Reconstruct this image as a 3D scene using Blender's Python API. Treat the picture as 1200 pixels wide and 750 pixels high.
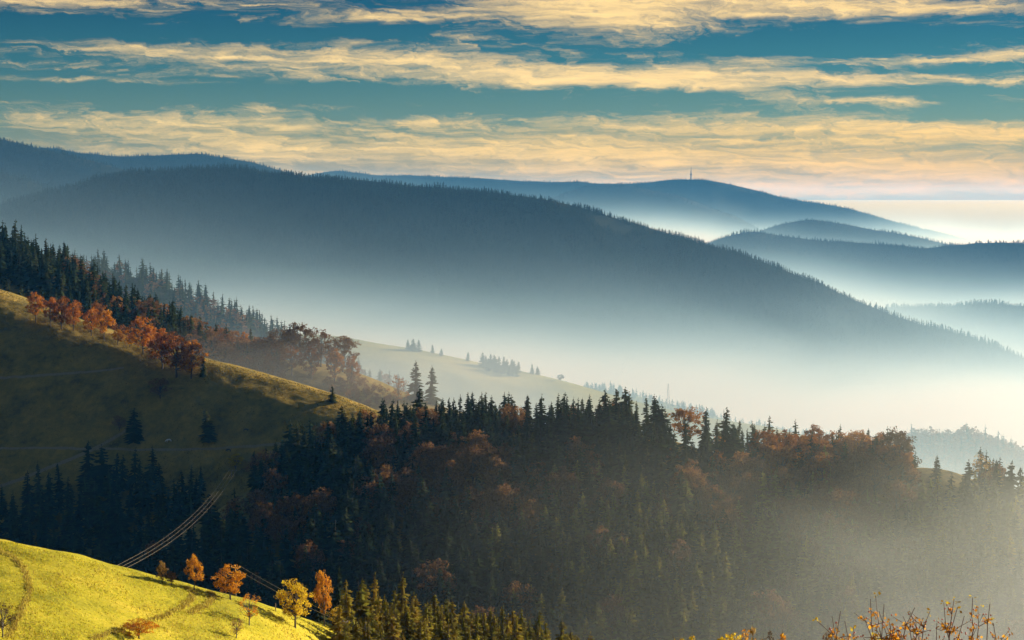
import bpy, math, random
import numpy as np
from mathutils import Vector

random.seed(7)
RNG = np.random.default_rng(11)
for o in list(bpy.data.objects):
    bpy.data.objects.remove(o)
SC = bpy.context.scene
COL = SC.collection
R = math.radians

# ------------------------------------------------------------------ camera, sky, sun, exposure
F_PX, HORIZON = 2240.0, 232.0                      # lens in pixels of a 1200 wide frame; row of the true horizon
PITCH = math.atan((375 - HORIZON) / F_PX)
cam_d = bpy.data.cameras.new('camera')
cam = bpy.data.objects.new('camera', cam_d)
COL.objects.link(cam)
cam_d.sensor_width = 36.0
cam_d.lens = 36.0 * F_PX / 1200.0
cam_d.clip_start = 0.5
cam_d.clip_end = 200000.0
cam.rotation_euler = (math.pi / 2 - PITCH, 0, 0)
SC.camera = cam

SUN_AZ, SUN_EL = R(58), R(14.5)                      # azimuth to the right of the view, elevation
SUN = Vector((math.sin(SUN_AZ) * math.cos(SUN_EL), math.cos(SUN_AZ) * math.cos(SUN_EL), math.sin(SUN_EL)))
sun_d = bpy.data.lights.new('sun', 'SUN')
sun_d.energy = 5.0
sun_d.angle = R(0.5)
sun_d.color = (1.0, 0.92, 0.76)
sun = bpy.data.objects.new('sun', sun_d)
COL.objects.link(sun)
sun.rotation_euler = SUN.to_track_quat('Z', 'Y').to_euler()

vs = SC.view_settings
vs.view_transform = 'Standard'
vs.look = 'None'
vs.gamma = 1.0
vs.use_curve_mapping = False
vs.exposure = 0.95
SC.cycles.volume_bounces = 0
SC.cycles.max_bounces = 5
SC.cycles.diffuse_bounces = 2
SC.cycles.glossy_bounces = 1
SC.cycles.transmission_bounces = 3
SC.cycles.transparent_max_bounces = 6
SC.cycles.volume_step_rate = 1.0
SC.cycles.volume_max_steps = 512
SC.cycles.use_denoising = True


class NT:
    """small helper to write node trees"""
    def __init__(self, tree):
        self.t = tree

    def n(self, kind, **kw):
        nd = self.t.nodes.new(kind)
        for k, v in kw.items():
            setattr(nd, k, v)
        return nd

    def link(self, a, b):
        self.t.links.new(a, b)

    def put(self, sock, v):
        if isinstance(v, bpy.types.NodeSocket):
            self.t.links.new(v, sock)
        elif v is not None:
            if hasattr(sock.default_value, '__len__') and not hasattr(v, '__len__'):
                v = (v, v, v)
            if hasattr(sock.default_value, '__len__') and len(sock.default_value) == 4 and len(v) == 3:
                v = (*v, 1.0)
            sock.default_value = v

    def m(self, op, a, b=None, c=None, clamp=False):
        nd = self.n('ShaderNodeMath', operation=op, use_clamp=clamp)
        self.put(nd.inputs[0], a)
        self.put(nd.inputs[1], b)
        if c is not None:
            self.put(nd.inputs[2], c)
        return nd.outputs[0]

    def mix(self, fac, a, b, blend='MIX'):
        nd = self.n('ShaderNodeMix', data_type='RGBA', blend_type=blend)
        self.put(nd.inputs[0], fac)
        self.put(nd.inputs[6], a)
        self.put(nd.inputs[7], b)
        return nd.outputs[2]

    def noise(self, vec, scale, detail=4, rough=0.55, dist=0.0, lac=2.0):
        nd = self.n('ShaderNodeTexNoise')
        self.put(nd.inputs['Vector'], vec)
        nd.inputs['Scale'].default_value = scale
        nd.inputs['Detail'].default_value = detail
        nd.inputs['Roughness'].default_value = rough
        nd.inputs['Lacunarity'].default_value = lac
        nd.inputs['Distortion'].default_value = dist
        return nd

    def smooth(self, v, lo, hi, to0=0.0, to1=1.0):
        nd = self.n('ShaderNodeMapRange', interpolation_type='SMOOTHSTEP')
        self.put(nd.inputs['Value'], v)
        nd.inputs['From Min'].default_value = lo
        nd.inputs['From Max'].default_value = hi
        nd.inputs['To Min'].default_value = to0
        nd.inputs['To Max'].default_value = to1
        return nd.outputs['Result']

    def ramp(self, v, stops):
        nd = self.n('ShaderNodeValToRGB')
        cr = nd.color_ramp
        while len(cr.elements) < len(stops):
            cr.elements.new(0.5)
        for e, (p, c) in zip(cr.elements, stops):
            e.position = p
            e.color = (*c, 1.0)
        self.put(nd.inputs[0], v)
        return nd.outputs[0]

    def xyz(self, x, y, z):
        nd = self.n('ShaderNodeCombineXYZ')
        for i, v in enumerate((x, y, z)):
            self.put(nd.inputs[i], v)
        return nd.outputs[0]


SKY_STRENGTH = 0.05


def build_world():
    w = bpy.data.worlds.new('World')
    SC.world = w
    w.use_nodes = True
    w.node_tree.nodes.clear()
    T = NT(w.node_tree)
    out = T.n('ShaderNodeOutputWorld')
    bg = T.n('ShaderNodeBackground')
    bg.inputs['Strength'].default_value = SKY_STRENGTH
    T.link(bg.outputs[0], out.inputs['Surface'])
    sky = T.n('ShaderNodeTexSky', sky_type='NISHITA')
    sky.sun_disc = False
    sky.sun_elevation = SUN_EL
    sky.sun_rotation = SUN_AZ
    sky.altitude = 1200
    sky.air_density = 1.0
    sky.dust_density = 0.6
    sky.ozone_density = 2.0
    tc = T.n('ShaderNodeTexCoord')
    sep = T.n('ShaderNodeSeparateXYZ')
    T.link(tc.outputs['Generated'], sep.inputs[0])
    x, y, z = sep.outputs
    # compass direction and height above the horizon, both in degrees
    az = T.m('MULTIPLY', T.m('ARCTAN2', x, y), 57.2958)
    el = T.m('MULTIPLY', T.m('ARCSINE', z), 57.2958)
    K = 57.2958 / F_PX

    # the clear sky: the physical sky, deeper blue a few degrees up
    tint = T.ramp(T.m('DIVIDE', el, 40.0, clamp=True),
                  [(0.0, (0.62, 0.43, 0.05)), (0.020, (0.56, 0.41, 0.12)), (0.06, (0.26, 0.39, 0.35)), (0.10, (0.09, 0.30, 0.36)), (0.14, (0.030, 0.20, 0.30)),
                   (0.30, (0.06, 0.26, 0.40)), (1.0, (0.80, 0.84, 0.84))])
    base = T.mix(1.0, sky.outputs[0], tint, 'MULTIPLY')

    # thin high cloud drawn out along the wind
    wx = T.noise(T.xyz(T.m('MULTIPLY', az, 0.13), T.m('MULTIPLY', el, 0.5), 3.1), 1.0, 3, 0.5)
    warp = T.m('SUBTRACT', wx.outputs['Fac'], 0.5)
    fx = T.noise(T.xyz(T.m('MULTIPLY', az, 0.7), T.m('MULTIPLY', el, 1.7), 8.1), 1.0, 5, 0.62)
    warp2 = T.m('SUBTRACT', fx.outputs['Fac'], 0.5)
    el_w = T.m('ADD', T.m('ADD', el, T.m('MULTIPLY', warp, 0.7)), T.m('MULTIPLY', warp2, 0.46))
    az_w = T.m('ADD', az, T.m('ADD', T.m('MULTIPLY', warp, 3.0), T.m('MULTIPLY', warp2, 3.2)))
    streak = T.noise(T.xyz(T.m('MULTIPLY', az_w, 0.15), T.m('MULTIPLY', T.m('ADD', el_w, T.m('MULTIPLY', az, 0.03)), 2.6), 1.7), 1.0, 9, 0.6, 0.25)
    fine = T.noise(T.xyz(T.m('MULTIPLY', az_w, 0.55), T.m('MULTIPLY', T.m('ADD', el_w, T.m('MULTIPLY', az, 0.025)), 7.5), 5.2), 1.0, 7, 0.62, 0.5)
    body = T.m('ADD', T.m('MULTIPLY', streak.outputs['Fac'], 0.62), T.m('MULTIPLY', fine.outputs['Fac'], 0.33))

    curl = T.noise(T.xyz(T.m('MULTIPLY', az_w, 0.42), T.m('ADD', T.m('MULTIPLY', el_w, 1.7), T.m('MULTIPLY', az, 0.16)), 12.4), 1.0, 7, 0.62, 2.2)
    body = T.m('ADD', body, T.m('MULTIPLY', T.m('SUBTRACT', curl.outputs['Fac'], 0.5), 0.78))

    # the larger banks of cloud in this part of the sky: centre, half size and tilt
    banks = [(430, 74, 330, 14, .030, .31), (760, 98, 220, 10, .03, .30), (705, 22, 130, 24, .05, .42), (980, 8, 320, 12, .02, .31),
             (70, 12, 180, 11, -.01, .30), (460, 22, 110, 9, -.06, .30), (1130, 73, 110, 7, -.02, .36), (900, 80, 60, 9, .05, .28),
             (1060, 98, 220, 6, .02, .27), (1080, 160, 260, 15, .03, .34), (1000, 192, 300, 11, .02, .28), (720, 150, 200, 18, .02, .20), (720, 180, 300, 14, .0, .20), (160, 148, 260, 13, .02, .27),
             (330, 174, 330, 13, 0, .22), (500, 140, 60, 5, 0, .26), (340, 128, 90, 5, -.04, .27), (195, 38, 22, 8, .1, .22), (545, 48, 30, 7, .05, .26),
             (1000, 125, 90, 6, .03, .27), (80, 96, 100, 3, .02, .2), (600, 200, 600, 9, .0, .12), (1050, 214, 420, 9, .0, .32), (1080, 225, 420, 6, .0, .42),
             (150, 44, 260, 14, 0, -.22), (960, 52, 230, 15, 0, -.26), (250, 112, 420, 11, .02, -.2), (620, 125, 200, 10, .03, -.12), (1050, 112, 240, 5, 0, -.16),
             (1050, 86, 260, 5, .02, -.12), (1150, 136, 140, 8, 0, -.2)]
    acc = None
    for (u, v, su, sv, tilt, wt) in banks:
        a0, e0 = (u - 600) * K, (HORIZON - v) * K
        da = T.m('MULTIPLY', T.m('SUBTRACT', az, a0), 1.0 / (su * K))
        de = T.m('MULTIPLY', T.m('ADD', T.m('SUBTRACT', el_w, e0), T.m('MULTIPLY', T.m('SUBTRACT', az, a0), tilt)), 1.0 / (sv * K))
        q = T.m('ADD', T.m('MULTIPLY', da, da), T.m('MULTIPLY', de, de))
        g = T.m('MULTIPLY', T.m('EXPONENT', T.m('MULTIPLY', q, -0.9)), wt)
        acc = g if acc is None else T.m('ADD', acc, g)
    cover = T.m('ADD', body, acc)
    dens = T.smooth(cover, 0.445, 0.98)
    dens = T.m('MULTIPLY', dens, T.smooth(el, 0.0, 0.8, 0.8, 0.97))
    dens = T.m('MULTIPLY', dens, T.smooth(el, 9.0, 20.0, 1.0, 0.35))
    side = T.smooth(az, -12, 20)
    low = T.smooth(el, 0.4, 3.6)
    warm = T.mix(side, (10.2, 7.2, 1.8), (10.2, 6.1, 0.4))
    cream = T.mix(side, (11.2, 8.1, 3.4), (11.8, 8.3, 3.4))
    ccol = T.mix(low, warm, cream)
    ccol = T.mix(1.0, ccol, T.ramp(fine.outputs['Fac'], [(0.3, (0.82, 0.82, 0.86)), (0.7, (1.08, 1.06, 1.02))]), 'MULTIPLY')
    T.link(T.mix(dens, base, ccol), bg.inputs['Color'])


build_world()

# ------------------------------------------------------------------ projection helpers
CP, SP = math.cos(PITCH), math.sin(PITCH)


def at(px, py, Y):
    """the point at distance Y (metres ahead) seen at a photograph pixel"""
    a, b = (px - 600) / F_PX, (375 - py) / F_PX
    dx, dy, dz = a, b * SP + CP, b * CP - SP
    k = Y / dy
    return np.array((dx * k, Y, dz * k))


def proj(x, y, z):
    depth = y * CP - z * SP
    up = y * SP + z * CP
    return 600 + F_PX * x / depth, 375 - F_PX * up / depth


# ------------------------------------------------------------------ value noise for the land
_tab = np.random.default_rng(5).random((256, 256))


def vnoise(x, y):
    xi, yi = np.floor(x).astype(int), np.floor(y).astype(int)
    fx, fy = x - xi, y - yi
    fx, fy = fx * fx * (3 - 2 * fx), fy * fy * (3 - 2 * fy)
    g = lambda i, j: _tab[i & 255, j & 255]
    return (g(xi, yi) * (1 - fx) + g(xi + 1, yi) * fx) * (1 - fy) + (g(xi, yi + 1) * (1 - fx) + g(xi + 1, yi + 1) * fx) * fy - 0.5


def fbm(x, y, o=4):
    s, a = 0, 1.0
    for k in range(o):
        s = s + a * vnoise(x * 2 ** k + 17.3 * k, y * 2 ** k + 9.1 * k)
        a *= 0.5
    return s


class Hill:
    """a hill: crest points (pixel x, pixel y, distance) and the fall of the ground before and behind the crest"""
    def __init__(self, crest, front, back, amp=2.0, scale=60.0, rough=0.0, top=0.25, fine=0.0):
        P = np.array([at(*c) for c in crest])
        xs = np.linspace(P[0, 0], P[-1, 0], 600)
        ys, zs = np.interp(xs, P[:, 0], P[:, 1]), np.interp(xs, P[:, 0], P[:, 2])
        k = np.hanning(41)
        k /= k.sum()
        pad = lambda a: np.concatenate([a[0] - (a[1:21] - a[0])[::-1], a, a[-1] - (a[-21:-1] - a[-1])[::-1]])
        self.xs, self.ys, self.zs = xs, np.convolve(pad(ys), k, 'valid'), np.convolve(pad(zs), k, 'valid')
        self.f = np.array(front, float)
        self.b = np.array(back, float)
        self.amp, self.scale, self.rough, self.top, self.fine = amp, scale, rough, top, fine

    def yc(self, x):
        return np.interp(x, self.xs, self.ys)

    def z(self, x, y):
        x, y = np.asarray(x, float), np.asarray(y, float)
        zc = np.interp(x, self.xs, self.zs)
        over = np.maximum(self.xs[0] - x, 0) + np.maximum(x - self.xs[-1], 0)
        d = self.yc(x) - y
        fr = self._prof(self.f, np.maximum(d, 0))
        bk = self._prof(self.b, np.maximum(-d, 0))
        n = fbm(x / self.scale, y / self.scale) * self.amp * np.minimum(1.0, self.top + np.abs(d) / (self.scale * 1.5))
        if self.rough:                                        # gullies and spurs on the flank
            n = n - self.rough * np.minimum(np.abs(d), 500) * np.abs(vnoise(x / (self.scale * 2.2) + y / (self.scale * 9), y / (self.scale * 7) + 3.3)) 
        if self.fine:
            n = n + self.fine * fbm(x / 5.5 + 31, y / 5.5 + 12, 3)
        return zc - fr - bk + n - over * 0.5

    @staticmethod
    def _prof(p, d):
        last = p[-1]
        prev = p[-2]
        s = (last[1] - prev[1]) / (last[0] - prev[0])
        r = np.interp(d, p[:, 0], p[:, 1])
        e = p[-1, 0] * 0.04 + 1
        r = (r + np.interp(d + e, p[:, 0], p[:, 1]) + np.interp(np.maximum(d - e, 0), p[:, 0], p[:, 1])) / 3 if True else r
        return np.where(d > last[0], last[1] + (d - last[0]) * s, r) - (np.interp(e, p[:, 0], p[:, 1]) + 0) / 3


def obj(name, me, parent=None):
    o = bpy.data.objects.new(name, me)
    COL.objects.link(o)
    if parent is not None:
        o.parent = parent
    return o


def tag(o, label=None, cat=None, group=None, kind=None):
    for k, v in (('label', label), ('category', cat), ('group', group), ('kind', kind)):
        if v:
            o[k] = v
    return o


def empty(name, loc, rz=0.0, s=1.0):
    o = bpy.data.objects.new(name, None)
    COL.objects.link(o)
    o.location = loc
    o.rotation_euler = (0, 0, rz)
    o.scale = (s, s, s) if not hasattr(s, '__len__') else s
    o.empty_display_size = 0.5
    return o


def mesh_from(name, V, Fc, mat, smooth=False, attr=None):
    """V (n,3), Fc (m,k) arrays -> mesh; k is 3 or 4"""
    me = bpy.data.meshes.new(name)
    V = np.ascontiguousarray(V, dtype=np.float32)
    Fc = np.ascontiguousarray(Fc, dtype=np.int32)
    m, k = Fc.shape
    me.vertices.add(len(V))
    me.vertices.foreach_set('co', V.ravel())
    me.loops.add(m * k)
    me.loops.foreach_set('vertex_index', Fc.ravel())
    me.polygons.add(m)
    me.polygons.foreach_set('loop_start', np.arange(0, m * k, k, dtype=np.int32))
    me.polygons.foreach_set('loop_total', np.full(m, k, dtype=np.int32))
    if smooth:
        me.polygons.foreach_set('use_smooth', np.ones(m, dtype=bool))
    if attr is not None:
        a = me.attributes.new('tint', 'FLOAT', 'POINT')
        a.data.foreach_set('value', np.ascontiguousarray(attr, dtype=np.float32))
    me.update(calc_edges=True)
    me.validate()
    me.materials.append(mat)
    return me


# ------------------------------------------------------------------ materials
def new_mat(name):
    m = bpy.data.materials.new(name)
    m.use_nodes = True
    m.node_tree.nodes.clear()
    T = NT(m.node_tree)
    return m, T, T.n('ShaderNodeOutputMaterial')


def mat_plain(name, col, rough=0.8, var=0.25, scale=2.0, metallic=0.0):
    m, T, out = new_mat(name)
    b = T.n('ShaderNodeBsdfPrincipled')
    tc = T.n('ShaderNodeTexCoord')
    n = T.noise(tc.outputs['Object'], scale, 5)
    T.link(T.mix(n.outputs['Fac'], tuple(c * (1 - var) for c in col), tuple(c * (1 + var) for c in col)), b.inputs['Base Color'])
    b.inputs['Roughness'].default_value = rough
    b.inputs['Metallic'].default_value = metallic
    T.link(b.outputs[0], out.inputs['Surface'])
    return m


def mat_grass(name, cols, big=0.02, small=0.6, bump=0.4, patch=None):
    """ground cover: three tones mixed by broad and by fine noise"""
    m, T, out = new_mat(name)
    b = T.n('ShaderNodeBsdfPrincipled')
    b.inputs['Roughness'].default_value = 0.95
    b.inputs['Specular IOR Level'].default_value = 0.1
    tc = T.n('ShaderNodeTexCoord')
    P = tc.outputs['Object']
    n1, n2, n3 = T.noise(P, big, 5, 0.6), T.noise(P, small, 6, 0.7), T.noise(P, big * 5, 5, 0.65, 0.4)
    f = T.m('ADD', T.m('MULTIPLY', n1.outputs['Fac'], 0.45), T.m('ADD', T.m('MULTIPLY', n2.outputs['Fac'], 0.30), T.m('MULTIPLY', n3.outputs['Fac'], 0.25)))
    c = T.ramp(f, [(0.38, cols[0]), (0.5, cols[1]), (0.62, cols[2])])
    T.link(c, b.inputs['Base Color'])
    bp = T.n('ShaderNodeBump')
    bp.inputs['Strength'].default_value = bump
    bp.inputs['Distance'].default_value = 0.5
    T.link(n2.outputs['Fac'], bp.inputs['Height'])
    T.link(bp.outputs[0], b.inputs['Normal'])
    T.link(b.outputs[0], out.inputs['Surface'])
    return m


def mat_leaf(name, c1, c2, c3=None, trans=0.4, source='object'):
    """foliage: each tree takes its own tone between c1 and c3; light passes through the leaves"""
    m, T, out = new_mat(name)
    if source == 'object':
        v = T.n('ShaderNodeObjectInfo').outputs['Random']
    else:
        a = T.n('ShaderNodeAttribute')
        a.attribute_name = 'tint'
        v = a.outputs['Fac']
    c3 = c3 or c2
    base = T.ramp(v, [(0.0, c1), (0.5, c2), (1.0, c3)])
    g = T.n('ShaderNodeNewGeometry')
    col = T.mix(1.0, base, T.ramp(g.outputs['Random Per Island'], [(0.0, (0.62, 0.5, 0.55)), (0.5, (1.0, 1.0, 1.0)), (1.0, (1.3, 1.5, 1.35))]), 'MULTIPLY')
    d, t = T.n('ShaderNodeBsdfDiffuse'), T.n('ShaderNodeBsdfTranslucent')
    T.link(col, d.inputs[0])
    T.link(col, t.inputs[0])
    mx = T.n('ShaderNodeMixShader')
    mx.inputs[0].default_value = trans
    T.link(d.outputs[0], mx.inputs[1])
    T.link(t.outputs[0], mx.inputs[2])
    T.link(mx.outputs[0], out.inputs['Surface'])
    return m


SPRUCE_C = ((.022, .034, .014), (.036, .048, .018), (.075, .076, .022))
M = dict(
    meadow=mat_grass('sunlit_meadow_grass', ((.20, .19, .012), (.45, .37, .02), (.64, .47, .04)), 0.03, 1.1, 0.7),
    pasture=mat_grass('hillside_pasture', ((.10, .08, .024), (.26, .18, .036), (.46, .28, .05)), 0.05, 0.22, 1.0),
    far_meadow=mat_grass('far_meadow_grass', ((.14, .14, .03), (.26, .23, .05), (.38, .30, .07)), 0.008, 0.2, 0.3),
    forest_floor=mat_grass('forest_floor', ((.018, .018, .010), (.032, .028, .014), (.055, .04, .018)), 0.03, 0.5, 0.3),
    woodland=mat_grass('wooded_mountain_side', ((.012, .019, .011), (.017, .025, .013), (.026, .03, .015)), 0.006, 0.06, 0.3),
    valley=mat_grass('valley_ground', ((.05, .06, .03), (.08, .085, .04), (.12, .11, .05)), 0.0006, 0.01, 0.1),
    track=mat_plain('trodden_earth', (.30, .215, .10), 0.95, 0.35, 0.5),
    bark=mat_plain('bark', (.07, .048, .034), 0.9, 0.3, 3.0),
    grey_bark=mat_plain('grey_bark', (.13, .11, .09), 0.9, 0.3, 3.0),
    twig=mat_plain('red_brown_twigs', (.13, .05, .03), 0.7, 0.3, 6.0),
    timber=mat_plain('weathered_timber', (.22, .17, .12), 0.8, 0.25, 2.0),
    wire=mat_plain('bright_aluminium_wire', (.72, .55, .33), 0.35, 0.05, 1.0, 0.6),
    porcelain=mat_plain('glazed_insulator', (.55, .5, .45), 0.3, 0.1, 5.0),
    steel=mat_plain('painted_mast', (.35, .28, .26), 0.6, 0.15, 0.2),
    white_coat=mat_plain('white_coat', (.75, .72, .66), 0.8, 0.08, 2.0),
    dark_coat=mat_plain('dark_brown_coat', (.03, .022, .018), 0.8, 0.2, 2.0),
    spruce=mat_leaf('spruce_needles', *SPRUCE_C, trans=0.3),
    spruce_mass=mat_leaf('spruce_needles_of_the_wood', *SPRUCE_C, trans=0.3, source='attr'),
    far_spruce=mat_leaf('needles_of_the_mountain_forest', (.012, .021, .012), (.015, .024, .013), (.020, .028, .014), trans=0.1, source='attr'),
    plantation=mat_leaf('young_spruce_needles', (.20, .17, .025), (.30, .235, .03), (.42, .30, .035), trans=0.5),  # gold of the sunlight on the stand is put into this needle colour
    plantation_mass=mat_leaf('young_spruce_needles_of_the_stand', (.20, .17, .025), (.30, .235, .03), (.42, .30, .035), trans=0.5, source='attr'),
    larch=mat_leaf('sun_tinted_spruce_needles', (.11, .11, .03), (.27, .235, .045), (.48, .38, .07), trans=0.55),  # spruce needles with the gold of sunlight put into their colour
    sun_tinted_mass=mat_leaf('sun_tinted_spruce_needles_of_the_wood', (.11, .11, .03), (.27, .235, .045), (.48, .38, .07), trans=0.55, source='attr'),
    copper=mat_leaf('copper_leaves', (.20, .070, .016), (.29, .105, .018), (.36, .15, .022), trans=0.5),
    rust=mat_leaf('dull_rust_leaves', (.19, .095, .04), (.25, .12, .045), (.31, .15, .045), trans=0.4),
    rust_mass=mat_leaf('dull_rust_leaves_of_the_wood', (.19, .095, .04), (.25, .12, .045), (.31, .15, .045), trans=0.4, source='attr'),
    brown=mat_leaf('brown_leaves', (.09, .055, .03), (.13, .075, .035), (.17, .09, .035), trans=0.4),
    red=mat_leaf('red_orange_leaves', (.40, .13, .018), (.48, .17, .02), (.55, .22, .025), trans=0.5),
    orange=mat_leaf('orange_leaves', (.58, .23, .02), (.62, .28, .025), (.66, .32, .03), trans=0.5),
    yellow=mat_leaf('yellow_leaves', (.55, .36, .02), (.62, .42, .025), (.68, .45, .03), trans=0.5),
    pale=mat_leaf('pale_ochre_leaves', (.36, .21, .06), (.42, .25, .07), (.46, .28, .09), trans=0.45),
    berry=mat_plain('red_hips', (.5, .09, .03), 0.4, 0.2, 20),
    dry_grass=mat_leaf('dry_grass_blades', (.34, .26, .04), (.48, .36, .06), (.58, .43, .08), trans=0.5, source='attr'),
    rough_grass=mat_leaf('rough_pasture_blades', (.13, .10, .03), (.22, .15, .04), (.32, .21, .05), trans=0.4, source='attr'),
    green_grass=mat_leaf('meadow_grass_blades', (.27, .26, .015), (.50, .41, .025), (.66, .50, .045), trans=0.5, source='attr'),
)

# ------------------------------------------------------------------ the land
F0 = [(0, 0), (40, 14), (80, 38), (140, 78), (240, 140), (500, 300), (900, 560)]
HILLS = {}
HILLS['fore'] = Hill([(-260, 585, 400), (-100, 615, 385), (0, 637, 375), (60, 647, 372), (120, 663, 372), (180, 679, 375), (230, 692, 380), (290, 707, 385),
                      (345, 726, 395), (390, 740, 410), (440, 746, 430), (520, 754, 450), (600, 768, 465), (680, 790, 475), (800, 835, 480), (1000, 900, 480)],
                     [(0, 0), (20, 0.1), (80, 1.5), (150, 8), (220, 30), (300, 70)], [(0, 0), (20, 5), (60, 28), (120, 66), (240, 140)], 1.4, 32, fine=.42)
HILLS['pasture'] = Hill([(-320, 270, 1290), (-100, 312, 1215), (0, 340, 1180), (60, 363, 1158), (130, 388, 1133), (200, 409, 1108), (240, 421, 1094), (300, 437, 1075),
                         (350, 451, 1060), (400, 466, 1046), (440, 482, 1036), (500, 508, 1022), (600, 560, 1005), (700, 640, 990)],
                        [(0, 0), (16, 1.0), (27, 2.4), (33, 5.5), (66, 32), (112, 68), (200, 134), (300, 210), (500, 360)], [(0, 0), (30, 3), (80, 18), (160, 45), (400, 180)], 2.8, 38, fine=.55)
HILLS['wood'] = Hill([(-320, 215, 1480), (-100, 273, 1450), (0, 303, 1420), (70, 324, 1400), (110, 345, 1390), (150, 367, 1380), (200, 389, 1370), (240, 408, 1360), (300, 421, 1350),
                      (350, 421, 1340), (400, 430, 1330), (440, 444, 1320), (480, 462, 1310), (540, 484, 1300), (620, 500, 1290), (720, 530, 1290), (900, 600, 1290)],
                     [(0, 0), (40, 14), (80, 36), (160, 80), (300, 150), (600, 320)], [(0, 0), (40, 8), (120, 50), (400, 230)], 4, 60)
HILLS['spur'] = Hill([(-100, 360, 2050), (60, 310, 2000), (120, 317, 1980), (170, 328, 1960), (220, 349, 1940), (270, 373, 1920), (330, 402, 1900), (400, 430, 1880), (480, 470, 1860), (600, 540, 1850)],
                     [(0, 0), (60, 22), (200, 100), (500, 280)], [(0, 0), (60, 18), (200, 100), (500, 280)], 6, 90)
HILLS['knoll'] = Hill([(250, 385, 2380), (400, 394, 2360), (440, 402, 2350), (480, 408, 2340), (540, 420, 2330), (575, 428, 2325), (610, 434, 2320), (660, 446, 2300), (700, 458, 2290), (750, 472, 2280),
                       (800, 484, 2270), (850, 493, 2260), (900, 499, 2250), (980, 520, 2250), (1100, 570, 2250)],
                      [(0, 0), (50, 4), (120, 24), (200, 50), (320, 96), (800, 330)], [(0, 0), (60, 10), (200, 80), (600, 300)], 6, 110)
HILLS['back_knoll'] = Hill([(560, 440, 2950), (660, 450, 2900), (700, 456, 2890), (760, 466, 2870), (820, 482, 2850), (880, 500, 2830), (950, 512, 2800), (1010, 522, 2780), (1120, 560, 2750)],
                           [(0, 0), (60, 18), (200, 90), (600, 330)], [(0, 0), (60, 18), (200, 90), (600, 330)], 6, 120)
HILLS['hump'] = Hill([(930, 580, 2150), (1030, 535, 2120), (1070, 522, 2100), (1130, 522, 2090), (1180, 532, 2080), (1215, 548, 2080), (1300, 600, 2080)],
                     [(0, 0), (60, 18), (200, 90), (600, 330)], [(0, 0), (60, 18), (200, 90), (600, 330)], 5, 80)
HILLS['ridge'] = Hill([(60, 735, 880), (150, 672, 890), (220, 622, 900), (280, 580, 915), (330, 552, 925), (380, 532, 940), (420, 518, 950), (470, 510, 955), (530, 506, 960), (600, 507, 960), (650, 511, 960),
                       (700, 507, 960), (760, 510, 955), (800, 518, 950), (850, 537, 945), (900, 541, 940), (960, 545, 935), (1020, 551, 930), (1060, 550, 925),
                       (1100, 549, 920), (1130, 556, 915), (1165, 576, 905), (1200, 590, 900), (1235, 618, 895), (1290, 672, 890), (1400, 760, 880)],
                      [(0, 0), (18, 3.5), (40, 13), (90, 35), (150, 57), (240, 86), (400, 140)], [(0, 0), (30, 5), (80, 28), (160, 72), (400, 220)], 4, 40)
HILLS['mountain'] = Hill([(-500, 290, 5300), (-200, 262, 5250), (0, 238, 5200), (60, 224, 5180), (120, 206, 5150), (180, 199, 5120), (250, 198, 5100), (300, 203, 5080), (380, 212, 5040), (480, 219, 5000),
                          (560, 224, 4950), (620, 230, 4900), (680, 242, 4850), (740, 262, 4800), (800, 282, 4750), (845, 291, 4720), (870, 297, 4700), (910, 311, 4650), (960, 335, 4600), (1020, 360, 4550),
                          (1060, 373, 4500), (1120, 391, 4450), (1180, 411, 4400), (1260, 440, 4350), (1500, 540, 4300)],
                         [(0, 0), (80, 30), (200, 98), (500, 290), (900, 540), (1500, 800)], [(0, 0), (100, 40), (300, 160), (1000, 600)], 30, 240, 0.22, .45)
far_f, far_b = [(0, 0), (100, 36), (300, 150), (1000, 520), (2000, 900)], [(0, 0), (100, 36), (300, 150), (1000, 520)]
HILLS['near_left_peak'] = Hill([(-300, 175, 6300), (-100, 186, 6250), (0, 203, 6200), (30, 211, 6150), (60, 223, 6100), (110, 250, 6050), (200, 300, 6000)], far_f, far_b, 25, 300, .22, .6)
HILLS['left_peak'] = Hill([(-400, 160, 7600), (-100, 158, 7500), (0, 163, 7400), (40, 173, 7350), (90, 185, 7300), (130, 195, 7250), (180, 210, 7200), (300, 260, 7100)], far_f, far_b, 30, 320, .22, .6)
HILLS['saddle'] = Hill([(-100, 170, 9400), (60, 173, 9300), (90, 179, 9250), (150, 183, 9200), (240, 182, 9100), (290, 188, 9000), (340, 202, 9000), (380, 214, 9000), (500, 250, 9000)], far_f, far_b, 30, 380, .22, .6)
HILLS['mast_range'] = Hill([(150, 260, 13500), (300, 225, 13400), (365, 203, 13300), (400, 198, 13300), (435, 206, 13200), (480, 206, 13200), (560, 208, 13100), (600, 209, 13100), (640, 213, 13000), (690, 215, 13000),
                            (740, 217, 13000), (765, 214, 13000), (795, 207.5, 13000), (830, 209, 12950), (870, 219, 12900), (900, 227, 12850), (940, 236, 12800), (980, 240, 12800), (1030, 254, 12700), (1080, 267, 12700),
                            (1135, 282, 12600), (1250, 310, 12500)], far_f, far_b, 36, 420, .22, .6)
HILLS['mast_spur'] = Hill([(600, 250, 11900), (690, 216, 11900), (740, 216, 11800), (800, 229, 11700), (860, 254, 11600), (900, 274, 11500), (1000, 330, 11400)], far_f, far_b, 36, 420, .22, .6)
HILLS['low_peak'] = Hill([(780, 320, 9700), (850, 292, 9600), (900, 267, 9550), (950, 255, 9500), (1000, 264, 9500), (1040, 271, 9450), (1100, 285, 9400), (1160, 297, 9400), (1300, 340, 9400)], far_f, far_b, 30, 340, .22, .6)
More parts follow.
